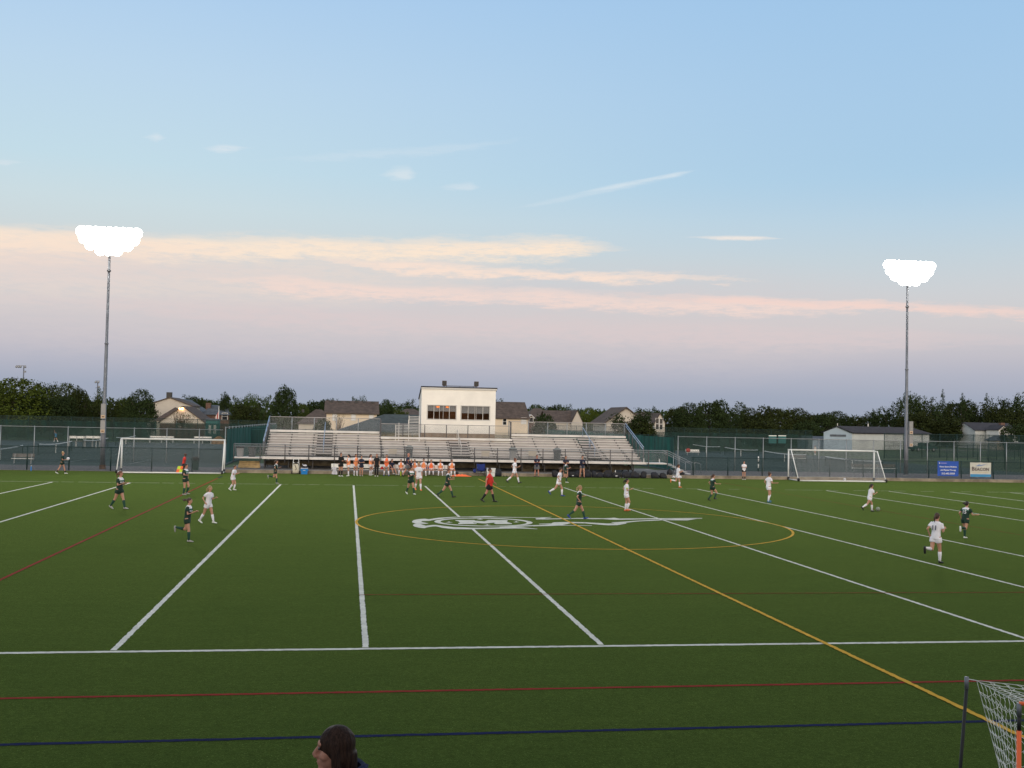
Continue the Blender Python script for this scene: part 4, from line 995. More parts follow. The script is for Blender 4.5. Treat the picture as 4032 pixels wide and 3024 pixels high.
a = MB(); a.hexa([(-1.15, -.15, p.z-.148), (1.15, -.15, p.z-.148), (1.15, 1.8, p.z-.148), (-1.15, 1.8, p.z-.148), (-.9, .1, p.z+.1), (.9, .1, p.z+.1), (.9, 1.5, p.z+.1), (-.9, 1.5, p.z+.1)]); a.obj('roof', M['shingle_grey'], bo)
for s in (-.38, .38): a = MB(); a.box(s-.2, s+.2, -.03, -.005, p.z-2.2, p.z-.9); a.obj('panel', M['white_wall'], bo)
x, _ = zx(3634, 1768, 150); tk = thing('pickup_truck', 'dark green pickup truck parked in front of the white barn', 'truck', (x, 150, -.06), R(8))
M['truck'] = mat('green_truck_paint', (.008, .05, .045), .35, .2)
prof = [(-2.7, .45), (-2.7, 1.05), (-.55, 1.05), (-.45, 1.72), (.75, 1.72), (1.35, 1.08), (2.6, .98), (2.75, .5)]
a = MB(); n_ = len(prof); a.rings([[(x_, -.92, z_) for x_, z_ in prof], [(x_, .92, z_) for x_, z_ in prof]]); a.obj('body', M['truck'], tk)
a = MB(); a.add([(-.38, -.93, 1.12), (.95, -.93, 1.12), (.68, -.93, 1.62), (-.32, -.93, 1.62)], [(0, 1, 2, 3)]); a.obj('side_window', M['glass'], tk)
for x_ in (-1.75, 1.75):
    for y_ in (-.85, .85):
        a = MB(); a.tube([(x_, y_-.12, .4), (x_, y_+.12, .4)], .4, 14); w_ = a.obj('wheel', M['black'], tk, True); a = MB(); a.tube([(x_, y_-.13, .4), (x_, y_+.13, .4)], .2, 10); a.obj('rim', M['galv'], w_)

# ================================================================== TREES
def crown_mesh(seed, shape, n_cl, leaf, squash=1.0, gaps=0.0):
    """shape: list of lobes (x, y, z, rx, rz) in a unit tree of height 1 and half width .5; leaf-sized quads gathered in clumps"""
    rr = random.Random(seed); mb = MB()
    lobes = shape
    wts = [l[3]**2*l[4] for l in lobes]
    for c in range(n_cl):
        l = rr.choices(lobes, wts)[0]
        while True:
            p = Vector((rr.uniform(-1, 1), rr.uniform(-1, 1), rr.uniform(-1, 1)))
            if .25 < p.length < 1: break
        p = p.normalized()*(p.length**.35)
        c0 = Vector((l[0]+p.x*l[3], l[1]+p.y*l[3], l[2]+p.z*l[4]))
        if gaps and noise.noise(c0*6+Vector((seed, 0, 0))) < -.35+gaps*.5: continue
        if c0.z < .03: continue
        cr_ = rr.uniform(.022, .055)
        for q in range(rr.randint(7, 12)):
            d = Vector((rr.gauss(0, 1), rr.gauss(0, 1), rr.gauss(0, .8)))*cr_*.7
            o = c0+d
            nrm = Vector((rr.gauss(0, 1), rr.gauss(0, 1), rr.gauss(.4, 1))).normalized()
            t1 = nrm.orthogonal().normalized(); t1 = Quaternion(nrm, rr.uniform(0, 6.28)) @ t1; t2 = nrm.cross(t1)
            s = leaf*rr.uniform(.6, 1.4)
            mb.add([o-t1*s, o-t2*s*.6, o+t1*s, o+t2*s*.6], [(0, 1, 2, 3)])
    return mb.mesh('crown', M['leaf'])
def trunk_mesh(seed, h=.75, lean=.05, nb=6):
    rr = random.Random(seed*3+1); mb = MB()
    tips = Vector((rr.uniform(-lean, lean), rr.uniform(-lean, lean), h))
    mb.tube([(0, 0, 0), tips*.3, tips*.65, tips], [.026, .019, .012, .004], 7)
    for i in range(nb):
        z = rr.uniform(.2, .55); b0 = tips*(z/h); an = rr.uniform(0, 6.28); l = rr.uniform(.2, .38)
        b1 = b0+Vector((math.cos(an)*l*.6, math.sin(an)*l*.6, l*.45)); b2 = b0+Vector((math.cos(an)*l, math.sin(an)*l, l*.95))
        mb.tube([b0, b1, b2], [.011, .007, .002], 5)
    return mb.mesh('trunk', M['bark'])
VAR = {}
def lob(seed, n, spread, zlo, zhi, r):
    rr = random.Random(seed); return [(rr.uniform(-spread, spread), rr.uniform(-spread, spread)*.8, rr.uniform(zlo, zhi), r*rr.uniform(.7, 1.15), r*rr.uniform(.7, 1.1)) for _ in range(n)]
VAR['round'] = crown_mesh(1, [(0, 0, .36, .44, .34), (0, 0, .58, .33, .38)]+lob(1, 9, .30, .2, .72, .16), 1350, .0155)
VAR['round2'] = crown_mesh(2, [(-.05, 0, .50, .40, .38)]+lob(12, 10, .30, .2, .80, .17), 850, .020)
VAR['oval'] = crown_mesh(3, [(0, 0, .5, .36, .44)]+lob(5, 8, .2, .2, .88, .16), 850, .018)
VAR['lobed'] = crown_mesh(4, [(-.28, 0, .55, .19, .38), (.02, .05, .52, .20, .46), (.30, 0, .56, .18, .42), (0, 0, .3, .42, .26)], 850, .018, gaps=.15)
VAR['sparse'] = crown_mesh(5, lob(7, 13, .36, .35, .93, .13)+[(0, 0, .35, .34, .22)], 620, .018, gaps=.45)
VAR['ragged'] = crown_mesh(6, lob(21, 16, .36, .3, .9, .14)+[(0, 0, .42, .36, .30)], 820, .018, gaps=.3)
VAR['conic'] = crown_mesh(8, [(0, 0, .12+.8*i/9, .36*(1-i/10.5), .085) for i in range(10)], 650, .016, gaps=.1)
VAR['bush'] = crown_mesh(9, [(0, 0, .42, .44, .44)]+lob(31, 9, .34, .2, .75, .2), 700, .024)
TRK = [trunk_mesh(i) for i in range(4)]
DG, MG, YG, BG, OG = (.52, .62, .52), (.78, .92, .60), (1.22, 1.25, .46), (.56, .56, .38), (.95, .98, .58)
cnt = [0]
def tree(u, v, wpx, Yd, var, tint, label, yshift=0, name='tree', z0=0):
    top = at(u, v, Yd); wl_ = at(u-wpx/2, v, Yd); wr_ = at(u+wpx/2, v, Yd); w = wr_.x-wl_.x
    h = top.z
    hs = {'round': .97, 'round2': .93, 'oval': .98, 'lobed': 1.0, 'sparse': 1.02, 'ragged': 1.0, 'conic': 1.0, 'bush': .92}[var]
    t_ = thing(name, label, 'tree' if name != 'shrub' else 'shrub', (top.x, Yd, 0), group='trees beyond the courts')
    t_.scale = (w/.88, w/.88, h/hs)
    rz = rnd.uniform(-.5, .5)
    if var != 'bush' or name == 'tree':
        o = D.objects.new('trunk', TRK[cnt[0] % 4]); COL.objects.link(o); o.parent = t_
    c = D.objects.new('crown', VAR[var]); COL.objects.link(c); c.parent = t_; c.rotation_euler = (0, 0, rz)
    if cnt[0] % 2: c.scale = (-1, 1, 1)
    j = rnd.uniform(.9, 1.1); c.color = (tint[0]*j, tint[1]*j, tint[2]*j, 1)
    cnt[0] += 1
    return t_
TREES = [
 (60, 1488, 330, 150, 'round', YG, 'large round yellow green tree at the far left edge'),
 (-40, 1500, 180, 165, 'round2', MG, 'green tree cut off by the left edge of the view'),
 (165, 1490, 150, 190, 'sparse', BG, 'dark sparse topped tree behind the large yellow green one'),
 (205, 1497, 120, 205, 'sparse', DG, 'thin topped dark tree rising above the left row'),
 (262, 1508, 140, 165, 'round', OG, 'olive tree second in the row left of the tall pole'),
 (310, 1527, 110, 158, 'oval', BG, 'dark oval tree in the row left of the tall pole'),
 (372, 1526, 100, 168, 'ragged', OG, 'ragged olive tree directly left of the tall pole'),
 (215, 1560, 160, 150, 'round2', DG, 'low dark tree filling the left row'),
 (420, 1568, 110, 160, 'ragged', BG, 'short brownish tree behind the tall pole'),
 (492, 1562, 100, 170, 'round2', OG, 'short olive tree right of the tall pole'),
 (556, 1532, 150, 158, 'round', DG, 'dark round tree left of the lamp lit gable'),
 (608, 1560, 80, 180, 'ragged', OG, 'thin olive tree tucked between dark tree and cream house'),
 (722, 1554, 90, 225, 'ragged', DG, 'dark tree behind the cream gables'),
 (765, 1560, 90, 230, 'round', DG, 'rounded dark tree right of the cream gables'),
 (822, 1567, 110, 235, 'round2', MG, 'broad green tree behind the brick house'),
 (891, 1550, 70, 185, 'oval', DG, 'upright dark tree right of the brick house'),
 (960, 1548, 100, 160, 'lobed', MG, 'lobed green tree left of the stand'),
 (1022, 1543, 110, 165, 'lobed', MG, 'lobed green tree next to the big dark oval'),
 (975, 1590, 120, 150, 'round2', BG, 'low dark tree below the lobed pair'),
 (1122, 1523, 130, 150, 'oval', DG, 'big dark oval tree behind the left end of the stand'),
 (1190, 1588, 80, 190, 'round', OG, 'small olive tree right of the big dark oval'),
 (1250, 1572, 130, 230, 'round2', DG, 'dark tree behind the brown hipped roof'),
 (1300, 1568, 90, 225, 'ragged', DG, 'dark ragged tree left of the long cream house'),
 (1270, 1640, 70, 105, 'bush', DG, 'dark shrub against the left corner of the long cream house'),
 (1414, 1551, 66, 200, 'lobed', DG, 'dark tree top rising over the long brown roof'),
 (1560, 1571, 110, 200, 'lobed', DG, 'dark tree right of the long cream house'),
 (1520, 1572, 80, 210, 'round', DG, 'dark tree behind the gable of the long cream house'),
 (1640, 1572, 90, 200, 'ragged', DG, 'dark tree touching the left edge of the press box'),
 (1585, 1612, 60, 150, 'round2', OG, 'low olive tree above the green grey roof'),
 (1975, 1570, 90, 180, 'ragged', DG, 'dark tree top above the charcoal brown roof'),
 (2110, 1592, 110, 210, 'round', MG, 'green tree behind the brown hipped roof'),
 (2165, 1593, 90, 215, 'round2', DG, 'dark tree above the brown roofs'),
 (2198, 1593, 70, 205, 'ragged', MG, 'green ragged tree above the long brown roof'),
 (2250, 1591, 66, 205, 'ragged', DG, 'feathery dark tree beside the pale gable'),
 (2148, 1622, 90, 120, 'bush', DG, 'round dark shrub in front of the brown roofs'),
 (2322, 1604, 100, 165, 'round', YG, 'yellow green round tree right of the pale gable'),
 (2365, 1612, 80, 180, 'round2', MG, 'green tree left of the large pale gable house'),
 (2352, 1630, 60, 150, 'bush', MG, 'bright low green tree beside the large pale gable house'),
 (2488, 1606, 165, 118, 'ragged', DG, 'dark tree in front of the large pale gable house'),
 (2520, 1636, 110, 118, 'bush', BG, 'low dark brush below the tree in front of the pale gable'),
 (2560, 1598, 50, 220, 'ragged', DG, 'small dark tree top behind the brown roofed house'),
 (2660, 1600, 110, 175, 'round2', BG, 'dark tree right of the twin window gable'),
 (2715, 1585, 130, 170, 'round', DG, 'large dark tree right of the houses'),
 (2795, 1574, 140, 175, 'round2', DG, 'tallest dark tree between the stand and the right goal'),
 (2875, 1580, 120, 185, 'ragged', DG, 'dark ragged tree beside the tallest one'),
 (2955, 1605, 120, 190, 'round', BG, 'lower dark tree around the tiny pale gable'),
 (3060, 1600, 130, 180, 'round2', BG, 'brownish dark tree above the right goal'),
 (3145, 1606, 130, 185, 'round', BG, 'rounded brownish tree above the right goal'),
 (3000, 1640, 150, 165, 'bush', BG, 'low dark brush above the left side of the right goal'),
 (3220, 1624, 120, 200, 'round2', DG, 'dark tree just left of the long white barn'),
 (3180, 1650, 110, 160, 'bush', DG, 'low dark brush beside the pale blue shed'),
 (3300, 1618, 120, 240, 'round', DG, 'dark tree behind the blue barn gable'),
 (3385, 1620, 120, 240, 'ragged', BG, 'dark tree above the left part of the barn roof'),
 (3440, 1607, 60, 235, 'conic', DG, 'pointed dark tree above the barn roof'),
 (3490, 1582, 110, 225, 'ragged', DG, 'ragged tree left of the right light pole'),
 (3550, 1545, 90, 215, 'sparse', DG, 'tall sparse tree behind the right light pole'),
 (3590, 1534, 90, 220, 'sparse', DG, 'tallest sparse tree just right of the right light pole'),
 (3640, 1560, 130, 215, 'ragged', DG, 'ragged tree right of the right light pole'),
 (3712, 1531, 70, 220, 'conic', DG, 'pointed dark tree right of the light pole'),
 (3690, 1565, 120, 222, 'ragged', BG, 'dark tree below the pointed top'),
 (3790, 1546, 90, 225, 'conic', DG, 'second pointed dark tree toward the right edge'),
 (3770, 1575, 130, 230, 'round2', DG, 'broad dark tree between the two pointed ones'),
 (3885, 1547, 90, 228, 'conic', DG, 'third pointed dark tree above the far white house'),
 (3850, 1585, 140, 235, 'ragged', BG, 'dark tree directly above the far white house'),
 (3960, 1556, 130, 225, 'sparse', DG, 'sparse grey green tree near the right edge'),
 (4025, 1545, 120, 220, 'ragged', DG, 'dark tree cut off by the right edge of the view'),
 (3960, 1600, 140, 215, 'round2', BG, 'low dark tree under the sparse one near the right edge'),
 (3600, 1620, 160, 205, 'round2', BG, 'dark undergrowth tree at the foot of the tall sparse trees'),
 (3760, 1640, 160, 200, 'bush', BG, 'dark brush between barn and far white house'),
 (4010, 1660, 120, 176, 'bush', DG, 'dark brush at the right end beside the far white house'),
]
for q in TREES:
    o_ = tree(*q[:6], q[6], name='shrub' if ('shrub' in q[6] or 'brush' in q[6]) else 'tree')
# thin bare shrub in front of houses
def bare(u, vt, vb, Yd, w, label):
    t_ = at(u, vt, Yd); b_ = at(u, vb, Yd); s_ = thing('shrub', label, 'shrub', (t_.x, Yd, 0), group='thin half bare shrubs')
    mb = MB(); rr = random.Random(int(u))
    for i in range(16):
        an = rr.uniform(0, 6.28); r_ = rr.uniform(.1, 1)*w; hh = t_.z*rr.uniform(.75, 1)
        mb.tube([(0, 0, 0), (math.cos(an)*r_*.4, math.sin(an)*r_*.4, hh*.6), (math.cos(an)*r_, math.sin(an)*r_, hh)], [.05, .03, .012], 4)
    mb.obj('stems', M['brick'], s_)
    mb = MB()
    for i in range(260):
        an = rr.uniform(0, 6.28); r_ = rr.uniform(0, 1)*w; z = t_.z*rr.uniform(.5, 1); s = .07
        o = Vector((math.cos(an)*r_*z/t_.z, math.sin(an)*r_*z/t_.z, z)); d = Vector((rr.uniform(-1, 1), rr.uniform(-1, 1), rr.uniform(-1, 1))).normalized(); e_ = d.orthogonal()
        mb.add([o-d*s, o-e_*s*.6, o+d*s, o+e_*s*.6], [(0, 1, 2, 3)])
    c = mb.obj('leaves', M['leaf'], s_); c.color = (1.6, 1.0, .7, 1)
bare(698, 1618, 1660, 140, 1.6, 'reddish bare shrub before the left part of the lamp lit gable')
bare(722, 1624, 1660, 141, 1.4, 'reddish bare shrub before the middle of the lamp lit gable')
bare(745, 1632, 1660, 142, 1.3, 'small bare shrub before the right part of the lamp lit gable')
bare(1337, 1632, 1670, 118, 1.1, 'thin half bare young tree in front of the long cream house')
# far wood that closes the horizon
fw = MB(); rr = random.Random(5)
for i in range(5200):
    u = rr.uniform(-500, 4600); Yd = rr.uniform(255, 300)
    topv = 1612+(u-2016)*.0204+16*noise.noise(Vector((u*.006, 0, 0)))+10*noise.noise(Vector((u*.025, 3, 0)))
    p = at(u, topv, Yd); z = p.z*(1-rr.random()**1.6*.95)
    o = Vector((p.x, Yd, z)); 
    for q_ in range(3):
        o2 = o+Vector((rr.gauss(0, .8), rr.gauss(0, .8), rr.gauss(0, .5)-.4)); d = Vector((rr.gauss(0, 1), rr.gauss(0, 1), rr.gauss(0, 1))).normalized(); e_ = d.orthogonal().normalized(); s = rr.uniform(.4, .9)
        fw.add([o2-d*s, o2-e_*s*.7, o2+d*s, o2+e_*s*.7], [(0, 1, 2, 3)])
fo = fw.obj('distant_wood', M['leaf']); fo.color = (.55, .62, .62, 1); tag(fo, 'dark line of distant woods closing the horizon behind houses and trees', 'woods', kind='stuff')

# ================================================================== PEOPLE
def remesh(mb, voxel, smooth=2):
    me = D.meshes.new('tmp'); me.from_pydata(mb.v, [], mb.f); ob = D.objects.new('tmp', me); COL.objects.link(ob)
    md = ob.modifiers.new('r', 'REMESH'); md.mode = 'VOXEL'; md.voxel_size = voxel
    ms = ob.modifiers.new('s', 'SMOOTH'); ms.iterations = smooth; ms.factor = .5
    dg = bpy.context.evaluated_depsgraph_get(); dg.update()
    r_ = D.meshes.new_from_object(ob.evaluated_get(dg)); D.objects.remove(ob); D.meshes.remove(me)
    vs = [v.co.copy() for v in r_.vertices]; fs = [tuple(p.vertices) for p in r_.polygons]; D.meshes.remove(r_)
    return vs, fs
def ring(c, rx, ry, ux, uy, n=14):
    return [c+ux*(math.cos(t_)*rx)+uy*(math.sin(t_)*ry) for t_ in [2*math.pi*j/n for j in range(n)]]
ARM = {'run_f': ((.10, .22, -.95), (.82, -.32, .34)), 'run_b': ((-.62, .30, -.68), (.52, .02, -.72)), 'hang': ((.02, .14, -1), (.16, .02, -1)),
       'cross': ((.30, .16, -.92), (.62, -.80, .16)), 'hip': ((-.28, .62, -.72), (.35, -.75, -.5)), 'lap': ((.42, .14, -.88), (.66, -.30, -.62)),
       'hold': ((.08, .20, -.95), (.90, -.28, .08)), 'up': ((.25, .2, .95), (.1, .05, 1)), 'out': ((.12, .42, -.85), (.80, .25, .02)), 'bench': ((-.15, .45, -.9), (.25, .2, -.95)),
       'chin': ((.5, .05, -.8), (.2, -.35, .9)), 'swing': ((.35, .3, -.88), (.62, .1, -.55)), 'swing_b': ((-.55, .25, -.8), (-.1, .1, -1)), 'mouth': ((.55, .15, -.7), (-.05, -.3, 1))}
LEG = {'stand': ((2, 2), (-3, 3)), 'apart': ((6, 2), (-6, 4)), 'run_lift': ((14, 12), (-12, 88)), 'run_low': ((8, 14), (-6, 62)), 'stride': ((30, 14), (-28, 22)), 'stride_long': ((36, 8), (-36, 18)),
       'walk': ((20, 6), (-20, 14)), 'jog': ((24, 40), (2, 10)), 'crouch_run': ((42, 62), (6, 40)), 'sit': ((82, 84), (84, 80)), 'sit_out': ((80, 55), (84, 48)), 'both': ((22, 36), (10, 46)), 'kick': ((30, 28), (-30, 30))}
def person(u, vf, vt, face, legs, arms, kit, label, hair=('brown', 'pony'), lean=5, swap=False, head=0, skin='skin', Yd=None, sit=None, group='players', number=None, front=None, splay=0, cat='person', belly=0, hmin=.86, hmax=1.1, fine=False, zfix=None):
    base = G(u, vf) if Yd is None else at(u, vf, Yd)
    if Yd is not None and sit is None: base.z = base.z
    if sit is not None: base = Vector((at(u, vf, Yd).x, Yd, sit))
    if zfix is not None: base = Vector((at(u, vf, Yd).x, Yd, zfix))
    f = face; root = thing('person', label, cat, base, R(f), group)
    def build(s, wy=0):
        J = {}
        pel = Vector((0, 0, 0)); ld = Vector((math.sin(R(lean)), 0, math.cos(R(lean))))
        J['pel'] = pel; J['wai'] = pel+ld*.17*s; J['che'] = pel+ld*.36*s; J['sho'] = pel+ld*.49*s; J['nek'] = pel+ld*.56*s; 
        J['hed'] = J['nek']+(ld*.6+Vector((0, 0, .4))).normalized()*.13*s+Vector((.015, 0, 0))*s
        J['ld'] = ld; lowest = 0
        for i, sd in enumerate((1, -1)):
            th, kn = legs[i] if not swap else legs[1-i]
            sp = R(splay)*sd
            hip = pel+Vector((0, sd*.088*s, -.02*s))
            d1 = Vector((math.sin(R(th)), math.sin(sp), -math.cos(R(th)))).normalized(); knee = hip+d1*.415*s
            a2 = th-kn; d2 = Vector((math.sin(R(a2)), math.sin(sp)*.6, -math.cos(R(a2)))).normalized(); ank = knee+d2*.39*s
            fp = -25 if a2 < -50 else (0 if abs(a2) < 25 else a2*.5)
            toe_d = Vector((math.cos(R(a2*.75 if a2 < -25 else 0)), 0, math.sin(R(a2*.75 if a2 < -25 else 0))))
            toe_d = Vector((math.cos(R(min(0, a2*.8))), 0, math.sin(R(a2*.8)))) if a2 < -22 else Vector((1, 0, 0.0 if a2 < 15 else .25)).normalized()
            J['hip%d' % i], J['kne%d' % i], J['ank%d' % i], J['toe%d' % i] = hip, knee, ank, toe_d
            dn = Vector((toe_d.z, 0, -toe_d.x)); 
            lowest = min(lowest, (ank+dn*.085*s).z, (ank+toe_d*.17*s+dn*.085*s).z)
            sh = J['sho']+Vector((0, sd*.155*s*(1.12 if belly else 1), -.03*s))
            ua, fa = ARM[arms[i]]
            ua = Vector((ua[0], ua[1]*sd, ua[2])).normalized(); fa = Vector((fa[0], fa[1]*sd, fa[2])).normalized()
            elb = sh+ua*.285*s; wri = elb+fa*.235*s
            J['sh%d' % i], J['elb%d' % i], J['wri%d' % i], J['fa%d' % i] = sh, elb, wri, fa
        off = Vector((0, 0, -lowest)) if sit is None else Vector((0, 0, .12*s))
        for k_ in list(J):
            if k_ not in ('ld', 'toe0', 'toe1', 'fa0', 'fa1'): J[k_] = J[k_]+off
        J['off'] = off
        return J
    J = build(1); ht = J['hed'].z+.12
    topz = at(u, vt, base.y).z - base.z
    s = max(hmin, min(hmax, topz/ht)); J = build(s)
    if sit is None:   # put the lowest foot over the marked spot rather than the pelvis for long strides
        pass
    ld = J['ld']; X_ = Vector((ld.z, 0, -ld.x)); Yv = Vector((0, 1, 0))
    bm = MB()
    w = 1+belly*.38
    torso = [(J['pel']-ld*.09*s, .085, .12), (J['pel'], .10, .155), (J['wai'], .085*w+belly*.05, .125*w), (J['che'], .098*w, .148*w), (J['sho']-ld*.03*s, .08, .165), (J['sho']+ld*.02*s, .06, .12), (J['nek']-ld*.02*s, .052, .056), (J['nek']+ld*.05*s, .05, .052)]
    bm.rings([ring(c, a_*s, b_*s, X_, Yv) for c, a_, b_ in torso])
    hq = Matrix.Rotation(R(head), 3, 'Z'); hd = J['hed']
    def hp(x, y, z): return hd+hq @ Vector((x*s, y*s, z*s))
    bm.ell(hp(-.01, 0, .02), (.098*s, .076*s, .098*s), 14, 9, hq); bm.ell(hp(.022, 0, -.045), (.062*s, .055*s, .07*s), 12, 8, hq)
    if fine:
        bm.tube([hp(.085, 0, .012), hp(.100, 0, -.012), hp(.113, 0, -.034)], [.010*s, .012*s, .013*s], 10); bm.ell(hp(.100, 0, -.040), (.016*s, .018*s, .010*s), 10, 6, hq)
        bm.ell(hp(.080, 0, -.066), (.018*s, .024*s, .008*s), 10, 6, hq); bm.ell(hp(.079, 0, -.080), (.016*s, .020*s, .008*s), 10, 6, hq); bm.ell(hp(.066, 0, -.104), (.024*s, .026*s, .018*s), 10, 6, hq)
        bm.ell(hp(.082, 0, .030), (.012*s, .05*s, .012*s), 10, 6, hq)
        for sd in (1, -1): bm.ell(hp(.055, sd*.040, -.030), (.028*s, .026*s, .026*s), 10, 6, hq)
    else: bm.ell(hp(.092, 0, -.018), (.02*s, .012*s, .024*s), 8, 5, hq)
    for sd in (1, -1): bm.ell(hp(-.005, sd*.078, -.01), (.02*s, .012*s, .03*s), 8, 5, hq)
    for i in (0, 1):
        bm.tube([J['hip%d' % i]+Vector((0, 0, .05*s)), J['hip%d' % i]*.5+J['kne%d' % i]*.5, J['kne%d' % i]], [.092*s, .078*s, .056*s], 12)
        k_, a_ = J['kne%d' % i], J['ank%d' % i]
        bm.tube([k_+(k_-a_).normalized()*.03*s, k_*.65+a_*.35, a_], [.054*s, .056*s, .034*s], 12)
        td = J['toe%d' % i]; dn = Vector((td.z, 0, -td.x)) if td.x > -.5 else Vector((0, 0, -1))
        bm.tube([a_-td*.03*s+dn*.02*s, a_+td*.06*s+dn*.045*s, a_+td*.15*s+dn*.06*s], [.036*s, .036*s, .022*s], 10)
        bm.tube([J['sh%d' % i]+Vector((0, 0, .0)), J['elb%d' % i], J['wri%d' % i]], [.05*s, .036*s, .024*s], 10)
        fa = J['fa%d' % i]; bm.tube([J['wri%d' % i]-fa*.01*s, J['wri%d' % i]+fa*.045*s, J['wri%d' % i]+fa*.085*s], [.024*s, .034*s, .03*s], 8)
    vs, fs = remesh(bm, .0075 if fine else .017, 3 if fine else 2)
    b = MB(); b.add(vs, fs)
    for i, sd in enumerate((1, -1)):     # five fingers rooted in the palm, curled
        fa = J['fa%d' % i]; w_ = J['wri%d' % i]; sidev = fa.cross(Vector((0, 0, 1)));
        sidev = sidev.normalized() if sidev.length > .1 else Vector((0, 1, 0)); nv = sidev.cross(fa).normalized()
        for q_ in range(4):
            r0_ = w_+fa*.075*s+sidev*(q_-1.5)*.016*s; L_f = (.055, .065, .062, .048)[q_]*s
            p1_ = r0_+fa*L_f*.55+nv*-.006*s*sd; p2_ = p1_+(fa*.5-nv*.75*sd).normalized()*L_f*.55
            b.tube([r0_-fa*.01*s, p1_, p2_], [.0085*s, .008*s, .006*s], 6)
        r0_ = w_+fa*.035*s+sidev*.026*s; b.tube([r0_, r0_+(sidev*.8+fa*.6)*.03*s, r0_+(sidev*.5+fa*1.2)*.045*s], [.010*s, .009*s, .007*s], 6)
    b.cur = 1
    for sd in (1, -1): b.ell(hp(.082, sd*.030, .008), (.008*s, .013*s, .008*s), 8, 5, hq)
    b.cur = 2; b.ell(hp(.078, 0, -.062), (.008*s, .022*s, .007*s), 8, 5, hq)
    body = b.obj('body', [M[skin], M['eye'], M['lip']], root, True)
    K = KITS[kit]
    # shirt
    c = MB()
    tr_ = [(J['pel']+ld*(-.12 if K.get('long_shirt') else -.085)*s, .128+.04*belly, .178+.02*belly), (J['pel']+ld*.02*s, .124+.04*belly, .172+.02*belly), (J['wai'], .116*w+belly*.05, .158*w), (J['che'], .126*w, .176*w), (J['sho']-ld*.03*s, .100, .188), (J['sho']+ld*.025*s, .07, .125), (J['nek']-ld*.03*s, .062, .066)]
    c.rings([ring(p, a_*s, b_*s, X_, Yv) for p, a_, b_ in tr_])
    for i in (0, 1):
        a_, e_, w_ = J['sh%d' % i], J['elb%d' % i], J['wri%d' % i]
        if K.get('sleeve') == 'long': c.tube([a_, e_, w_], [.068*s, .05*s, .036*s], 10)
        else: c.tube([a_+Vector((0, 0, .005)), a_*.36+e_*.64], [.072*s, .072*s], 10)
    vs, fs = remesh(c, .02, 2)
    # coloured yoke and band are worn as separate face colours of the same cloth
    c = MB(); c.v = [tuple(v) for v in vs]; c.f = fs; c.mi = [0]*len(fs); mats = [M[K['shirt']]]
    if K.get('yoke'):
        mats += [M['k_white'], M['k_mid']]
        org = J['sho']
        for n_, f_ in enumerate(fs):
            cc = sum((vs[q_] for q_ in f_), Vector())/len(f_); h_ = (cc-org).dot(ld)/s
            if abs(cc.y) < .155*s:
                if h_ > -.075: c.mi[n_] = 1
                elif h_ > -.125: c.mi[n_] = 2
    c.obj('shirt', mats, root, True)
    # shorts
    if K.get('shorts'):
        c = MB(); long_ = K.get('short_len', .42)
        c.rings([ring(J['pel']+ld*.05*s, .112*w*s, .155*w*s, X_, Yv), ring(J['pel']-ld*.02*s, .12*s, .168*s, X_, Yv), ring(J['pel']-ld*.09*s, .105*s, .15*s, X_, Yv)])
        for i in (0, 1):
            h_, k_ = J['hip%d' % i], J['kne%d' % i]; c.tube([h_, h_.lerp(k_, long_*.6), h_.lerp(k_, long_)], [.116*s, .118*s, .114*s], 12)
        vs, fs = remesh(c, .02, 2); c = MB(); c.add(vs, fs); c.obj('shorts' if long_ < .9 else 'leggings', M[K['shorts']], root, True)
    if K.get('pants'):
        for i in (0, 1):
            h_, k_, a_ = J['hip%d' % i], J['kne%d' % i], J['ank%d' % i]; c = MB(); c.tube([h_, k_, a_], [.098*s, .066*s, .046*s], 12); c.obj('trouser_leg', M[K['pants']], root, True)
    for i in (0, 1):
        k_, a_ = J['kne%d' % i], J['ank%d' % i]
        if K.get('sock'):
            c = MB(); t_ = K.get('sock_top', .2); c.tube([k_.lerp(a_, t_), k_.lerp(a_, .45), k_.lerp(a_, .8), a_+(a_-k_)*.06], [.060*s, .061*s, .043*s, .040*s], 12); c.obj('sock', M[K['sock']], root, True)
        td = J['toe%d' % i]; dn = Vector((td.z, 0, -td.x)) if td.x > -.5 else Vector((0, 0, -1)); c = MB()
        rs = []
        for d_, hh, ww, up_ in ((-.065, .030, .030, .040), (-.05, .045, .038, .035), (.01, .048, .040, .038), (.08, .034, .044, .052), (.15, .026, .042, .060), (.185, .016, .028, .066)):
            rs.append(ring(a_+td*d_*s+dn*up_*s, hh*s, ww*s, dn, Yv, 10))
        c.rings(rs); c.obj('shoe', M[K['shoe']], root, True)
    # bib
    if K.get('bib'):
        c = MB(); bt = [(J['pel']+ld*(-.15)*s, .140, .186), (J['pel'], .142, .190), (J['wai'], .136, .172), (J['che'], .138, .172), (J['sho']-ld*.03*s, .112, .150), (J['sho']+ld*.028*s, .080, .110)]
        c.rings([ring(p, a_*s, b_*s, X_, Yv) for p, a_, b_ in bt]); vs, fs = remesh(c, .02, 1); c = MB(); c.add(vs, fs); c.obj('bib', M[K['bib']], root, True)
    if K.get('armband'):
        c = MB(); a_, e_ = J['sh1'], J['elb1']; c.tube([a_.lerp(e_, .5), a_.lerp(e_, .62)], .071*s, 12); c.obj('armband', M['k_yellow'], root, True)
    # hair
    hc, style = hair
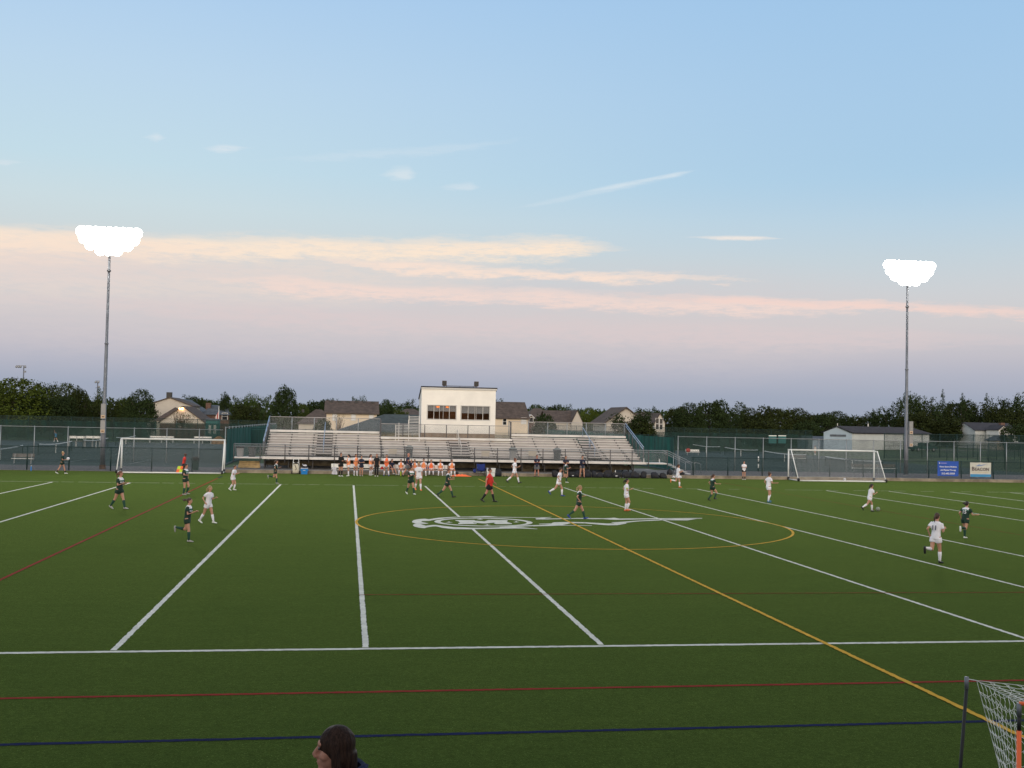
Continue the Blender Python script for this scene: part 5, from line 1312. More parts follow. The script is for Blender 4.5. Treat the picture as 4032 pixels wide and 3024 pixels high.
    if style == 'draped':
        c = MB(); c.ell(hp(-.012, 0, .026), (.098*s, .084*s, .098*s), 20, 12, hq); c.ell(hp(-.036, 0, -.02), (.070*s, .078*s, .09*s), 18, 10, hq)
        for sd in (1, -1): c.tube([hp(.006, sd*.072, .045), hp(-.006, sd*.080, -.02), hp(-.012, sd*.080, -.09), hp(-.03, sd*.085, -.17), hp(-.05, sd*.075, -.27)], [.018*s, .024*s, .026*s, .026*s, .018*s], 12)
        c.tube([hp(-.05, 0, -.02), hp(-.058, 0, -.12), hp(-.065, 0, -.22), hp(-.07, 0, -.30)], [.070*s, .062*s, .052*s, .03*s], 14)
        vs, fs = remesh(c, .007, 9)
        vs = [v+Vector((noise.noise(Vector((v.x*60, v.y*60, v.z*7)))*.0045, noise.noise(Vector((v.x*60, v.y*60, v.z*7+9)))*.0045, 0)) for v in vs]
        c = MB(); c.add(vs, fs); c.obj('hair', M['hair_strand'], root, True)
        hc = 'none'
    if style == 'draped':
        c = MB(); nb = J['nek']; rs = []
        for z_, rx_, ry_ in ((-.10, .135, .185), (-.05, .125, .155), (-.005, .115, .125), (.02, .122, .130), (.012, .100, .105)):
            rs.append([nb+Vector((-.015+math.cos(q_)*rx_-.03*(math.cos(q_) < 0), math.sin(q_)*ry_, z_+.022*math.sin(q_*3+.5)*(z_ > -.03)+.03*(-math.cos(q_)))) for q_ in [2*math.pi*j/28 for j in range(28)]])
        c.rings(rs, False); c.obj('hood', M['k_hood'], root, True)
    hm = M['hair_'+hc] if hc != 'none' else None
    if hm:
        c = MB(); c.ell(hp(-.022, 0, .035), (.100*s, .086*s, .098*s), 14, 9, hq)
        if style != 'short': c.ell(hp(-.05, 0, -.01), (.07*s, .082*s, .08*s), 12, 7, hq)
        if style == 'pony':
            c.ell(hp(-.115, 0, .035), (.03*s, .03*s, .03*s), 8, 5); c.tube([hp(-.11, 0, .03), hp(-.17, 0, -.02), hp(-.175, 0, -.11), hp(-.16, 0, -.21)], [.022*s, .036*s, .030*s, .008*s], 8)
        elif style == 'fly':
            c.tube([hp(-.10, 0, .04), hp(-.19, .01, .055), hp(-.27, .03, .03), hp(-.36, .02, .06)], [.02*s, .036*s, .03*s, .006*s], 8)
            c.tube([hp(-.12, 0, .05), hp(-.22, -.02, .0), hp(-.30, -.03, -.03)], [.02*s, .024*s, .006*s], 8)
        elif style == 'bun': c.ell(hp(-.07, 0, .125), (.04*s, .04*s, .035*s), 10, 6)
        elif style == 'long': c.tube([hp(-.06, 0, .0), hp(-.085, 0, -.12), hp(-.09, 0, -.27)], [.075*s, .07*s, .045*s], 12)
        if style == 'bun2': c.ell(hp(-.06, 0, .13), (.04*s, .04*s, .04*s), 10, 6)
        vs, fs = remesh(c, .016, 1); keep = MB(); inv = hq.inverted()
        c = MB(); c.add(vs, fs); c.obj('hair', hm, root, True)
    # printing wrapped round the cloth
    def wrap(txt, size, off, back, mt):
        me = text_mesh(txt, size*s); sg = -1 if back else 1
        rx, ry = (.130*w+.012)*s, (.180*w)*s; org = J['sho']+ld*off*s
        for v in me.vertices:
            x, y = v.co.x, v.co.y; an = x/ry
            v.co = org+ld*y+X_*(sg*(rx*math.cos(an)+.006))+Yv*(sg*ry*math.sin(an))
        me.materials.clear(); me.materials.append(mt); o = D.objects.new('number' if txt.isdigit() else 'lettering', me); COL.objects.link(o); o.parent = root
    if number: wrap(number[0], number[1], -.20 if number[2] else -.24, number[2], M['print_navy'] if kit.startswith('white') else M['print_white'])
    if front: wrap(front, .085, -.17, False, M['print_white'] if not kit.startswith('white') else M['print_navy'])
    root['_s'] = s
    J['s'] = s; J['root'] = root
    del root['_s']
    return J
KITS = {
 'white': dict(shirt='k_white', shorts='k_white', sock='k_white', shoe='w_shoe'), 'white_black': dict(shirt='k_white', shorts='k_white', sock='k_white', shoe='b_shoe'),
 'white_blue': dict(shirt='k_white', shorts='k_white', sock='k_white', shoe='k_blue'), 'white_teal': dict(shirt='k_white', shorts='k_white', sock='k_white', shoe='k_cyan'),
 'white_orange': dict(shirt='k_white', shorts='k_white', sock='k_white', shoe='o_shoe'), 'white_cap': dict(shirt='k_white', shorts='k_white', sock='k_white', shoe='o_shoe', armband=1),
 'white_sub': dict(shirt='k_white', shorts='k_black', sock='k_black', sock_top=.75, shoe='w_shoe', long_shirt=1),
 'green': dict(shirt='k_green', yoke=1, shorts='k_green', sock='k_grn_sock', shoe='g_shoe'), 'green_white': dict(shirt='k_green', yoke=1, shorts='k_green', sock='k_grn_sock', shoe='w_shoe'),
 'green_black': dict(shirt='k_green', yoke=1, shorts='k_green', sock='k_grn_sock', shoe='b_shoe'), 'green_blue': dict(shirt='k_green', yoke=1, shorts='k_green', sock='k_grn_sock', shoe='k_blue'),
 'green_plain': dict(shirt='k_green', shorts='k_green', sock='k_black', sock_top=.8, shoe='w_shoe'),
 'ref': dict(shirt='k_red', shorts='k_black', short_len=.62, sock='k_black', shoe='b_shoe'),
 'keeper': dict(shirt='k_black', sleeve='long', shorts='k_black', sock='k_black', sock_top=.1, shoe='w_shoe'),
 'bib': dict(shirt='k_white', shorts='k_white', bib='k_orange', sock='k_white', shoe='w_shoe'), 'bib_deep': dict(shirt='k_white', shorts='k_white', bib='k_orange2', sock='k_white', shoe='b_shoe'),
 'bib_blue': dict(shirt='k_white', shorts='k_white', bib='k_orange2', sock='k_white', shoe='k_blue'),
 'navy': dict(shirt='k_navy', shorts='k_navy', shoe='g_shoe'), 'navy_grey': dict(shirt='k_navy', shorts='k_grey', short_len=.75, shoe='b_shoe', long_shirt=1),
 'navy_long': dict(shirt='k_navy', sleeve='long', shorts='k_grey', short_len=.35, shoe='b_shoe', long_shirt=1),
 'black_tee': dict(shirt='k_black', shorts='k_black', pants='k_black', shoe='w_shoe', long_shirt=1),
 'khaki': dict(shirt='k_navy', pants='k_khaki', shorts='k_khaki', shoe='w_shoe'), 'navy_sit': dict(shirt='k_navy', shorts='k_navy', shoe='w_shoe'),
 'court_blue': dict(shirt='k_cyan', shorts='k_black', sock='k_white', sock_top=.7, shoe='w_shoe'), 'court_yellow': dict(shirt='trim', shorts='k_white', sock='k_white', sock_top=.7, shoe='w_shoe'),
 'court_white': dict(shirt='k_white', shorts='k_black', sock='k_white', sock_top=.7, shoe='w_shoe'),
 'hoodie': dict(shirt='k_navy', sleeve='long', shorts='k_navy', pants='k_navy', shoe='b_shoe'),
}
PG, PW = 'players in dark green kit', 'players in white kit'
L = LEG
P1 = person(243, 1866, 1778, 0, L['walk'], ('hip', 'hold'), 'green_plain', 'person in plain dark green carrying a ball at the far left', ('blond', 'bun'), 4, group=PG)
person(468, 2005, 1854, -25, L['walk'], ('run_f', 'run_f'), 'green', 'auburn haired person in dark green jogging just below the left goal post', ('red', 'pony'), 3, group=PG, front='MASON', head=15)
AR = person(722, 1872, 1784, 10, L['stand'], ('hang', 'hang'), 'ref', 'linesman in red shirt and black shorts, flag in hand, before the left goal', ('none', ''), 8, skin='skin_dark', group='match officials')
person(728, 1949, 1826, -20, L['jog'], ('hang', 'out'), 'green', 'person in dark green kit directly in front of the linesman', ('dark', 'pony'), 2, group=PG, front='MASON')
person(735, 2133, 1960, -12, L['run_lift'], ('run_f', 'run_f'), 'green', 'largest dark green runner on the left, ponytail flying', ('brown', 'fly'), 6, swap=True, group=PG, front='MASON')
person(818, 2061, 1912, -28, L['walk'], ('run_f', 'run_b'), 'white', 'blond person in white kit running beside the large dark green runner', ('blond', 'pony'), 6, group=PW, front='MASON' if 0 else None, number=('8', .12, False))
person(915, 1932, 1834, -20, L['both'], ('run_f', 'run_f'), 'white', 'person in white kit with head bowed, right of the left goal', ('brown', 'short'), 12, group=PW)
person(1083, 1904, 1811, 0, L['run_lift'], ('run_f', 'hip'), 'green', 'person in dark green kit running in front of the left end of the stand', ('brown', 'pony'), 6, swap=True, group=PG, front='MASON')
person(1617, 1947, 1836, -62, L['walk'], ('run_f', 'run_f'), 'green_white', 'person in dark green kit beside the white number 64', ('brown', 'pony'), 2, group=PG, front='MASON', head=30, hmin=.8)
person(1647, 1931, 1820, -78, L['walk'], ('hang', 'hang'), 'white_orange', 'blond person in white kit number 64 in front of the team bench', ('blond', 'bun'), 0, group=PW, number=('64', .13, False))
person(1760, 1959, 1844, -8, L['stride'], ('run_f', 'hold'), 'green_black', 'person in dark green kit striding left of the red referee', ('red', 'short'), 6, group=PG, front='MASON')
person(1926, 1977, 1843, -6, L['walk'], ('swing', 'swing_b'), 'ref', 'heavy set referee in red shirt, black shorts and socks walking at midfield', ('brown', 'short'), 0, skin='skin_pink', group='match officials', belly=1)
person(2025, 1903, 1804, 0, L['stride'], ('run_b', 'run_f'), 'white_black', 'person in white kit with brown bun running right of the red referee', ('red', 'bun'), 3, group=PW, hmin=.8)
person(2226, 1901, 1815, 5, L['run_lift'], ('hold', 'run_f'), 'green_white', 'person in dark green kit running in front of the middle coach', ('dark', 'bun'), 4, group=PG)
person(2199, 1954, 1841, 0, L['kick'], ('run_f', 'run_b'), 'white_blue', 'person in white kit with blue shoes running in front of the middle coach', ('brown', 'short'), 8, group=PW)
person(2278, 2044, 1910, 0, L['stride'], ('run_f', 'run_b'), 'green_blue', 'blond ponytail person in dark green kit with blue shoes on the midfield emblem', ('blond', 'pony'), 4, group=PG)
person(2465, 2013, 1884, -15, L['jog'], ('run_b', 'run_f'), 'white_cap', 'person in white kit with yellow armband and orange shoes', ('dark', 'pony'), 2, swap=True, group=PW)
person(2668, 1919, 1828, 5, L['run_lift'], ('run_f', 'run_f'), 'white_orange', 'person in white kit and orange shoes near the right end of the stand', ('brown', 'pony'), 4, swap=True, group=PW)
person(2803, 1973, 1867, 5, L['crouch_run'], ('run_b', 'out'), 'green_black', 'person in dark green kit running left of the right goal', ('brown', 'pony'), 8, swap=True, group=PG)
person(3025, 1978, 1859, 5, L['jog'], ('run_b', 'out'), 'white_teal', 'person in white kit and teal shoes just left of the right goal', ('brown', 'bun'), 6, group=PW)
P22 = person(3424, 2015, 1905, 8, L['kick'], ('mouth', 'run_f'), 'white_black', 'person in white kit dribbling the ball below the right goal post', ('dark', 'pony'), 12, group=PW, hmin=.8)
person(3684, 2218, 2020, 28, L['run_lift'], ('run_b', 'run_f'), 'white_black', 'person in white kit number 11 seen from behind, nearest on the right', ('brown', 'pony'), 7, swap=True, group=PW, number=('11', .22, True))
person(3800, 2121, 1974, 26, L['run_lift'], ('run_b', 'out'), 'green_white', 'person in dark green kit number 15 seen from behind at the far right', ('dark', 'fly'), 12, group=PG, number=('15', .22, True))
person(2929, 1889, 1815, -95, L['stand'], ('hold', 'cross'), 'white_sub', 'person in white shirt and black shorts waiting by the kerb left of the right goal', ('brown', 'short'), 0, group=PW, hmin=.8)
GS = 'team members standing by the bench'
YS = 36.9
person(1341, 1876, 1783, -60, L['stand'], ('cross', 'cross'), 'keeper', 'goalkeeper in black long sleeves and black socks standing left of the orange bibs', ('brown', 'bun'), 0, group=GS)
person(1371, 1875, 1789, 195, L['stand'], ('cross', 'cross'), 'bib', 'person in orange bib turned left, first bib beside the black goalkeeper', ('dark', 'pony'), 0, group=GS)
person(1400, 1873, 1787, -70, L['apart'], ('chin', 'cross'), 'bib', 'person in orange bib with hand to chin beside the small navy person', ('brown', 'long'), 0, group=GS, head=10)
person(1422, 1875, 1793, -75, L['stand'], ('cross', 'cross'), 'navy', 'short person in navy shirt and shorts between two orange bibs', ('dark', 'short'), 0, group=GS, hmin=.8)
person(1458, 1872, 1788, -10, L['jog'], ('cross', 'cross'), 'bib', 'person in orange bib facing right beside the black shirt person', ('brown', 'long'), 0, group=GS)
S6 = person(1482, 1876, 1787, -88, L['stand'], ('hang', 'hang'), 'black_tee', 'person in black shirt with white print, black leggings and white shoes', ('red', 'long'), 0, group=GS)
person(1521, 1874, 1789, -90, L['apart'], ('cross', 'cross'), 'bib_blue', 'person in deep orange bib standing legs apart with crossed arms', ('brown', 'short'), 0, group=GS, splay=9)
person(1603, 1877, 1784, 10, L['walk'], ('hip', 'hip'), 'navy_grey', 'bald coach in navy shirt and grey shorts before the bench', ('none', ''), 6, group='coaches', skin='skin_pink')
person(2113, 1878, 1791, -90, L['apart'], ('cross', 'cross'), 'navy_grey', 'coach in navy shirt with crossed arms, leftmost of the three on the right', ('dark', 'short'), 0, group='coaches', splay=4, skin='skin_pink', front='M')
person(2227, 1880, 1794, -88, L['apart'], ('cross', 'cross'), 'navy_grey', 'coach in navy shirt with crossed arms behind the dark green runner', ('dark', 'short'), 0, group='coaches', splay=4, front='M')
person(2292, 1882, 1794, -80, L['apart'], ('cross', 'cross'), 'navy_long', 'coach in navy long sleeves and a bun beside the black bags', ('brown', 'bun'), 0, group='coaches', splay=5, front='M')
GB = 'team members sitting on the bench'; YBN = 36.75
def sitter(u, vt, kit, label, hair=('brown', 'pony'), arms=('lap', 'lap'), face=-90, legs='sit', lean=12, head=0):
    return person(u, 1850, vt, face, L[legs], arms, kit, label, hair, lean, group=GB, Yd=YBN, sit=.44, splay=8, head=head, hmin=.9, hmax=1.02)
sitter(1540, 1810, 'navy_sit', 'navy dressed person with legs stretched out, half hidden behind the deep orange bib', ('dark', 'long'), legs='sit_out', face=-60)
sitter(1578, 1808, 'bib', 'seated person in orange bib just left of the bald coach', ('brown', 'pony'))
sitter(1619, 1818, 'khaki', 'seated person in khaki trousers right of the bald coach', ('blond', 'short'), ('lap', 'lap'), legs='sit_out')
sitter(1632, 1808, 'bib', 'seated person in orange bib behind the white number 64', ('brown', 'short'))
sitter(1667, 1805, 'bib', 'seated dark haired person in orange bib right of the white number 64', ('dark', 'bun'), ('bench', 'bench'))
sitter(1697, 1812, 'bib_deep', 'seated person in deep orange bib with arms spread along the bench', ('dark', 'short'), ('bench', 'bench'))
sitter(1733, 1813, 'bib', 'seated blond person in orange bib, second from the right end of the bench', ('blond', 'short'), ('lap', 'lap'))
sitter(1777, 1809, 'bib', 'seated person in orange bib at the right end of the bench', ('red', 'pony'), ('lap', 'bench'), face=-75)
# people on the tennis courts and in the press box
person(219, 1741, 1700, 150, L['walk'], ('up', 'hang'), 'court_blue', 'person in blue shirt serving on the left tennis courts', ('dark', 'short'), 0, group='tennis players')
person(3209, 1792, 1754, -120, L['stand'], ('hang', 'run_f'), 'court_yellow', 'person in pale yellow shirt on the tennis court above the right goal crossbar', ('red', 'short'), 0, group='tennis players')
person(2560, 1776, 1737, -150, L['stand'], ('run_f', 'hang'), 'court_white', 'person in white shirt on the court behind the right end of the stand', ('brown', 'short'), 5, group='tennis players')
q = at(1700, 1640, 50.3); person(1700, 1640, 1630, -90, L['sit'], ('lap', 'lap'), 'black_tee', 'person sitting behind the left press box window', ('brown', 'short'), 0, Yd=50.3, sit=3.62, group='press box occupants', hmin=.95, hmax=1.0)
q = at(1871, 1640, 50.3); person(1871, 1640, 1630, -90, L['sit'], ('lap', 'lap'), 'black_tee', 'person in black sitting behind the right press box window', ('dark', 'short'), 0, Yd=50.4, sit=3.62, group='press box occupants', hmin=.95, hmax=1.0)
for x in (q.x, at(1700, 1640, 50.3).x):
    ch = thing('chair', 'dark chair inside the press box behind the '+('left' if x < 0 else 'right')+' window', 'chair', (x, 50.4, 3.17)); a = MB(); a.box(-.22, .22, -.2, .22, .38, .43); a.obj('seat', M['dark'], ch)
    for sx_ in (-.19, .19):
        for sy in (-.17, .19): a = MB(); a.box(sx_-.015, sx_+.015, sy-.015, sy+.015, 0, .38); a.obj('leg', M['dark'], ch)

# print on the black shirt, linesman's flag, balls
def ball(p, r, label, m1='k_white'):
    b_ = MB(); b_.ell((0, 0, 0), (r, r, r), 18, 12); b_.mi = [1 if (i*7) % 5 == 0 else 0 for i in range(len(b_.f))]
    o = b_.obj('ball', [M[m1], M['k_black']], None, True); o.location = p; return tag(o, label, 'ball', 'footballs')
M['ball_dark'] = mat('grey_green_ball', (.28, .32, .25), .5)
p = G(3457, 2013); ball((p.x, p.y, .112), .112, 'grey green ball at the feet of the dribbling person in white', 'ball_dark')
w_ = P1['root'].matrix_world if False else None
rt = P1['root']; mw = Matrix.Translation(rt.location) @ Matrix.Rotation(rt.rotation_euler.z, 4, 'Z')
hnd = mw @ (P1['wri1']+P1['fa1']*.16+Vector((0, 0, .05))); ball(hnd, .11, 'white ball held by the plain dark green person at the far left')
for u, v, lb in ((2636, 1881, 'white and pink ball on the turf before the right end of the stand'), (2650, 1879, 'white and green ball beside the pink one near the right stand stair'), (2165, 1872, 'orange and white ball by the kerb left of the bags'),
                 (2546, 1875, 'white ball among the black bags'), (3307, 1890, 'small white ball on the kerb behind the net of the right goal')):
    p = G(u, v); ball((p.x, min(p.y, 37.6), .11), .11, lb)
rt = AR['root']; mw = Matrix.Translation(rt.location) @ Matrix.Rotation(rt.rotation_euler.z, 4, 'Z')
hnd = mw @ (AR['wri1']+AR['fa1']*.07); fl = thing('linesman_flag', 'orange and yellow quartered flag hanging from the hand of the linesman', 'flag', hnd)
tp = Vector((-.22, -.06, -.30)); a = MB(); a.tube([(0.01, 0, .06), tp*1.15], .011, 6); a.obj('stick', M['black'], fl)
a = MB(); c0 = tp*.35; ex = Vector((-.40, -.02, .0)); ez = Vector((-.12, -.04, -.44))
c0 = Vector((-.10, -.04, -.05)); vs = [c0+ex*(i/2)+ez*(j/2)+Vector((0, .02*math.sin(i*2+j), 0)) for j in range(3) for i in range(3)]
a.add(vs, [(0, 1, 4, 3), (1, 2, 5, 4), (3, 4, 7, 6), (4, 5, 8, 7)]); a.mi = [0, 1, 1, 0]; a.obj('flag_cloth', [M['k_orange2'], M['k_yellow']], fl)
# second, hat-like cap line: sun visor not shown

# ================================================================== FOREGROUND SPECTATOR ON THE NEAR STAND
hs = thing('near_bleachers', 'aluminium plank rows of the near side stand under the foreground spectator', 'bleachers', (-9.5, -39.2, 0))
for i in range(10):
    z = .95+(i-1)*.24; y = -.1-.78*i
    if z < .3: continue
    a = MB(); a.box(-8, 8, y-.4, y+.38, z-.05, z); a.obj('footboard', M['alu_riser'], hs)
    if i > 0: a = MB(); a.box(-8, 8, y-.42, y-.16, z+.36, z+.41) if i < 8 else a.box(-8, 8, y-.4, y-.39, z-.1, z-.05); a.obj('seat_plank', M['alu'], hs)
for x in (-7, -3.5, 0, 3.5, 7):
    a = MB(); a.bar((x, .2, .5), (x, -7.4, 2.8), .1, .16); a.bar((x, .1, 0), (x, .1, .7), .1); a.bar((x, -7, 0), (x, -7, 2.6), .1); a.obj('support_frame', M['galv_dark'], hs)

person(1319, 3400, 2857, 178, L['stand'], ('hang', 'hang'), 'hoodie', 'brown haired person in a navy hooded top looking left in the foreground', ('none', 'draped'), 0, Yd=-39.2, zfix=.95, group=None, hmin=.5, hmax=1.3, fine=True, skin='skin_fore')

# ================================================================== BENCHES, BAGS, SMALL THINGS
M['bench_white'] = mat('white_bench', (.82, .81, .76), .45, var=.05, vscale=2); M['bag'] = mat('black_bag', (.010, .010, .013), .7, var=.4, vscale=6); M['bag2'] = mat('navy_bag', (.009, .011, .020), .7, var=.4, vscale=6)
M['cool_blue'] = mat('blue_cooler', (.010, .22, .62), .4); M['cool_white'] = mat('white_cooler', (.72, .72, .70), .45); M['tank'] = mat('cream_tank', (.60, .55, .43), .5); M['towel'] = mat('white_towel', (.66, .66, .72), .9, var=.12, vscale=6)
M['chair_blue'] = mat('blue_canvas', (.007, .024, .17), .8)
def bench(u0, u1, label, back='bench_white', Yb=36.95, vb=1870, z0=0, legs=3, group='white benches by the far kerb', seat='alu', sc=1):
    p0 = at(u0, vb, Yb); p1 = at(u1, vb, Yb); W_ = p1.x-p0.x
    b_ = thing('bench', label, 'bench', ((p0.x+p1.x)/2, Yb, z0), group=group)
    a = MB(); a.box(-W_/2, W_/2, .22, .26, .52*sc, .82*sc); a.obj('backrest', M[back], b_)
    a = MB(); a.box(-W_/2, W_/2, -.18, .12, .40*sc, .44*sc); a.obj('seat', M[seat], b_)
    for i in range(legs):
        x = -W_/2+.2+(W_-.4)*i/(legs-1); a = MB(); a.box(x-.03, x+.03, -.15, .2, .02, .06); a.box(x-.03, x+.03, -.03, .03, .06, .40*sc); a.bar((x, .1, .38*sc), (x, .24, .8*sc), .04); a.obj('leg', M['galv'], b_)
    return b_
bench(1303, 1533, 'long white team bench on the left with the hanging towel'); bench(1548, 1762, 'long white team bench on the right behind number 64')
p = at(1317, 1870, 36.8); tw = thing('towel', 'white towel hung over the left end of the team bench', 'towel', (p.x, 36.72, 0))
a = MB(); vs = []
for j in range(9):
    z = .60-.56*j/8; wd = .16-.05*math.sin(j*.7)
    for i in range(6): vs.append((-wd+2*wd*i/5+(-.12 if (j == 2 and i == 0) else 0), .05*math.sin(i*2.1+j)-.04*j/8, z))
a.add(vs, [(j*6+i, j*6+i+1, (j+1)*6+i+1, (j+1)*6+i) for j in range(8) for i in range(5)]); a.obj('cloth', M['towel'], tw, True)
def bag(u, vb, wpx, hpx, label, k=0, mt='bag', Yb=37.35):
    p = at(u, vb, Yb); w = wpx/4220*83.5*1.3; h = hpx/4220*83.5*1.2; rr = random.Random(u)
    b_ = thing('sports_bag', label, 'bag', (p.x, Yb, 0), group='bags along the far kerb')
    a = MB(); rs = []; n_ = 14
    sk = rr.uniform(-.22, .22); tp_ = rr.uniform(.45, .85)
    for z, f_ in ((0, .86), (.10, 1.0), (.45, 1.0), (.75, .70+.3*tp_), (.93, tp_), (1.0, tp_*.6)):
        rs.append([(math.copysign(abs(math.cos(t_))**.6, math.cos(t_))*w/2*f_+rr.uniform(-.02, .02)+sk*w*z*z, math.copysign(abs(math.sin(t_))**.7, math.sin(t_))*.16*f_, z*h) for t_ in [2*math.pi*j/n_ for j in range(n_)]])
    a.rings(rs); a.obj('body', M[mt], b_, True)
    a = MB(); a.rings([[(math.cos(t_)*w*.30*f_, -.15-d_, h*.32+math.sin(t_)*h*.24*f_) for t_ in [2*math.pi*j/10 for j in range(10)]] for d_, f_ in ((0, 1), (.04, .95), (.055, .7))]); a.obj('front_pocket', M['bag2' if mt == 'bag' else 'bag'], b_, True)
    a = MB(); a.tube([(-.05, 0, h*.96), (-.03, 0, h*1.06), (.03, 0, h*1.06), (.05, 0, h*.96)], .009, 6); a.obj('handle', M['k_black'], b_)
    if k: a = MB(); a.box(-w*.12, w*.10, -.218, -.212, h*.3, h*.42); a.obj('print_patch', M['print_white'], b_)
    return b_
BG_ = [(1958, 1864, 26, 25, 'large black backpack alone between white cooler and white player', 0), (2186, 1873, 18, 22, 'black backpack at the left end of the long row', 0), (2254, 1875, 24, 18, 'black bag with white print between middle and right coach', 1),
 (2274, 1875, 20, 22, 'tall black bag just left of the coach with the bun', 0), (2311, 1877, 28, 26, 'big rounded black bag right behind the coach with the bun', 0), (2340, 1878, 15, 22, 'narrow black backpack second right of the coach with the bun', 0),
 (2361, 1878, 22, 17, 'low black bag beside the narrow backpack', 0), (2392, 1878, 27, 25, 'tall slumped black bag with a sloping right side', 0), (2425, 1878, 29, 20, 'black bag below the standing white bottle', 1),
 (2466, 1879, 30, 22, 'wide black bag in front of the timber pad', 0), (2501, 1879, 33, 22, 'widest black bag right of the timber pad', 0), (2533, 1880, 19, 23, 'black bag beside the white ball near the right end', 0),
 (2580, 1881, 26, 21, 'black bag second from the right end of the row', 0), (2612, 1881, 23, 19, 'black bag at the right end of the row beside two balls', 0)]
for q in BG_: bag(q[0], q[1], q[2], q[3], q[4], q[5], 'bag' if q[0] % 3 else 'bag2')
for u, vb, w, h, lb in ((2637, 1868, 24, 30, 'heap of dark rubbish bags under the right stand stair'), (2686, 1868, 22, 16, 'low dark bag on the kerb right of the stand stair')):
    p = at(u, vb, 38.6); o = thing('rubbish_bag', lb, 'bag', (p.x, 38.6, .2)); a = MB(); rr = random.Random(u)
    ww, hh = w/50, h/50
    rs = [[(math.cos(t_)*ww/2*f_*(1+.12*math.sin(t_*3+z*3)), math.sin(t_)*.28*f_, z*hh) for t_ in [2*math.pi*j/18 for j in range(18)]] for z, f_ in ((0, .75), (.2, 1), (.55, .9), (.8, .5), (.88, .16), (1, .26))]
    a.rings(rs); a.obj('sack', M['bag'], o, True)
def bottle(u, v, Yb, z, mt, label, h=.24):
    p = at(u, v, Yb); o = thing('bottle', label, 'bottle', (p.x, Yb, z)); a = MB()
    a.rings([[(math.cos(t_)*r_, math.sin(t_)*r_, zz*h) for t_ in [2*math.pi*j/12 for j in range(12)]] for r_, zz in ((.034, 0), (.037, .05), (.037, .65), (.020, .82))]); a.obj('body', M[mt], o, True)
    a = MB(); a.tube([(0, 0, h*.82), (0, 0, h)], .018, 10); a.obj('cap', M['white_paint'], o)
bottle(122, 1862, 36.9, 0, 'cool_blue', 'blue bottle on the turf at the far left', .42); bottle(2423, 1858, 37.3, .40, 'white_paint', 'white bottle standing on a black bag', .22)
bottle(2535, 1819, 41, 1.14, 'white_paint', 'white bottle on the platform at the right end of the seats', .34); bottle(2596, 1821, 41, 1.14, 'white_paint', 'white bottle farther right on the right platform', .30); bottle(1578, 1876, 36.5, 0, 'k_yellow', 'tall yellow bottle at the feet of the bald coach', .42)
# coolers
p = at(1198, 1868, 37.2); co = thing('cooler', 'bright blue cooler box with things on its lid beside the cream cart', 'cooler', (p.x, 37.2, 0))
a = MB(); a.hexa([(-.22, -.16, 0), (.22, -.16, 0), (.22, .16, 0), (-.22, .16, 0), (-.26, -.19, .42), (.26, -.19, .42), (.26, .19, .42), (-.26, .19, .42)]); a.obj('body', M['cool_blue'], co)
a = MB(); a.box(-.265, .265, -.195, .195, .422, .47); a.obj('lid', M['towel'], co); a = MB(); a.box(-.10, .08, -.192, -.182, .27, .31); a.obj('plate', M['towel'], co)
for s in (-.28, .28): a = MB(); a.box(s-.03, s+.03, -.06, .06, .25, .32); a.obj('handle', M['cool_blue'], co)
cb = thing('sports_bag', 'small dark bag with a white towel lying on the blue cooler', 'bag', (p.x, 37.2, .472)); a = MB(); a.ell((0, 0, .07), (.24, .15, .09), 12, 7); a.obj('body', M['bag2'], cb, True); a = MB(); a.ell((.05, -.02, .17), (.14, .10, .08), 12, 7); a.tube([(-.08, 0, .18), (-.16, 0, .30)], [.04, .01], 6); a.obj('towel', M['towel'], cb, True)
p = at(1932, 1862, 37.2); co = thing('cooler', 'white cooler box behind the red referee', 'cooler', (p.x, 37.2, 0))
a = MB(); a.hexa([(-.30, -.18, 0), (.30, -.18, 0), (.30, .18, 0), (-.30, .18, 0), (-.34, -.2, .56), (.34, -.2, .56), (.34, .2, .56), (-.34, .2, .56)]); a.obj('body', M['cool_white'], co)
a = MB(); a.box(-.36, .36, -.22, .22, .562, .64); a.obj('lid', M['cool_white'], co); a = MB(); a.tube([(-.38, -.1, .45), (-.38, -.2, .30), (.38, -.2, .30), (.38, -.1, .45)], .012, 6); a.obj('handle', M['galv'], co)
# water cart
p = at(1164, 1871, 37.0); wc = thing('water_cart', 'cream water tank on a two wheeled hand cart before the stand', 'cart', (p.x, 37.0, 0))
a = MB(); rs = [[(math.copysign(abs(math.cos(t_))**.6, math.cos(t_))*.25*f_, math.copysign(abs(math.sin(t_))**.6, math.sin(t_))*.18*f_, z) for t_ in [2*math.pi*j/18 for j in range(18)]] for z, f_ in ((.08, .8), (.12, .95), (.42, 1), (.5, .9), (.72, .72), (.78, .5))]; a.rings(rs); a.obj('tank', M['tank'], wc, True)
for s in (-.24, .24):
    a = MB(); a.tube([(s, .1, .1), (s*.92, .12, .75), (s*.75, .14, 1.12)], .02, 8); a.obj('frame_tube', M['white_paint'], wc, True)
    a = MB(); a.tube([(s*1.2-.03, .05, .14), (s*1.2+.03, .05, .14)], .14, 14); a.obj('wheel', M['black'], wc, True)
a = MB(); a.tube([(-.18, .14, 1.12), (.18, .14, 1.12)], .022, 8); a.tube([(-.21, .12, .86), (.21, .12, .86)], .03, 8); a.obj('handle', M['white_paint'], wc, True)
a = MB(); a.tube([(-.1, -.14, .74), (-.02, -.2, .6), (.05, -.2, .4), (-.02, -.2, .33)], .02, 6); a.ell((0, -.1, .85), (.13, .08, .07), 10, 6); a.obj('hose', M['black'], wc, True)
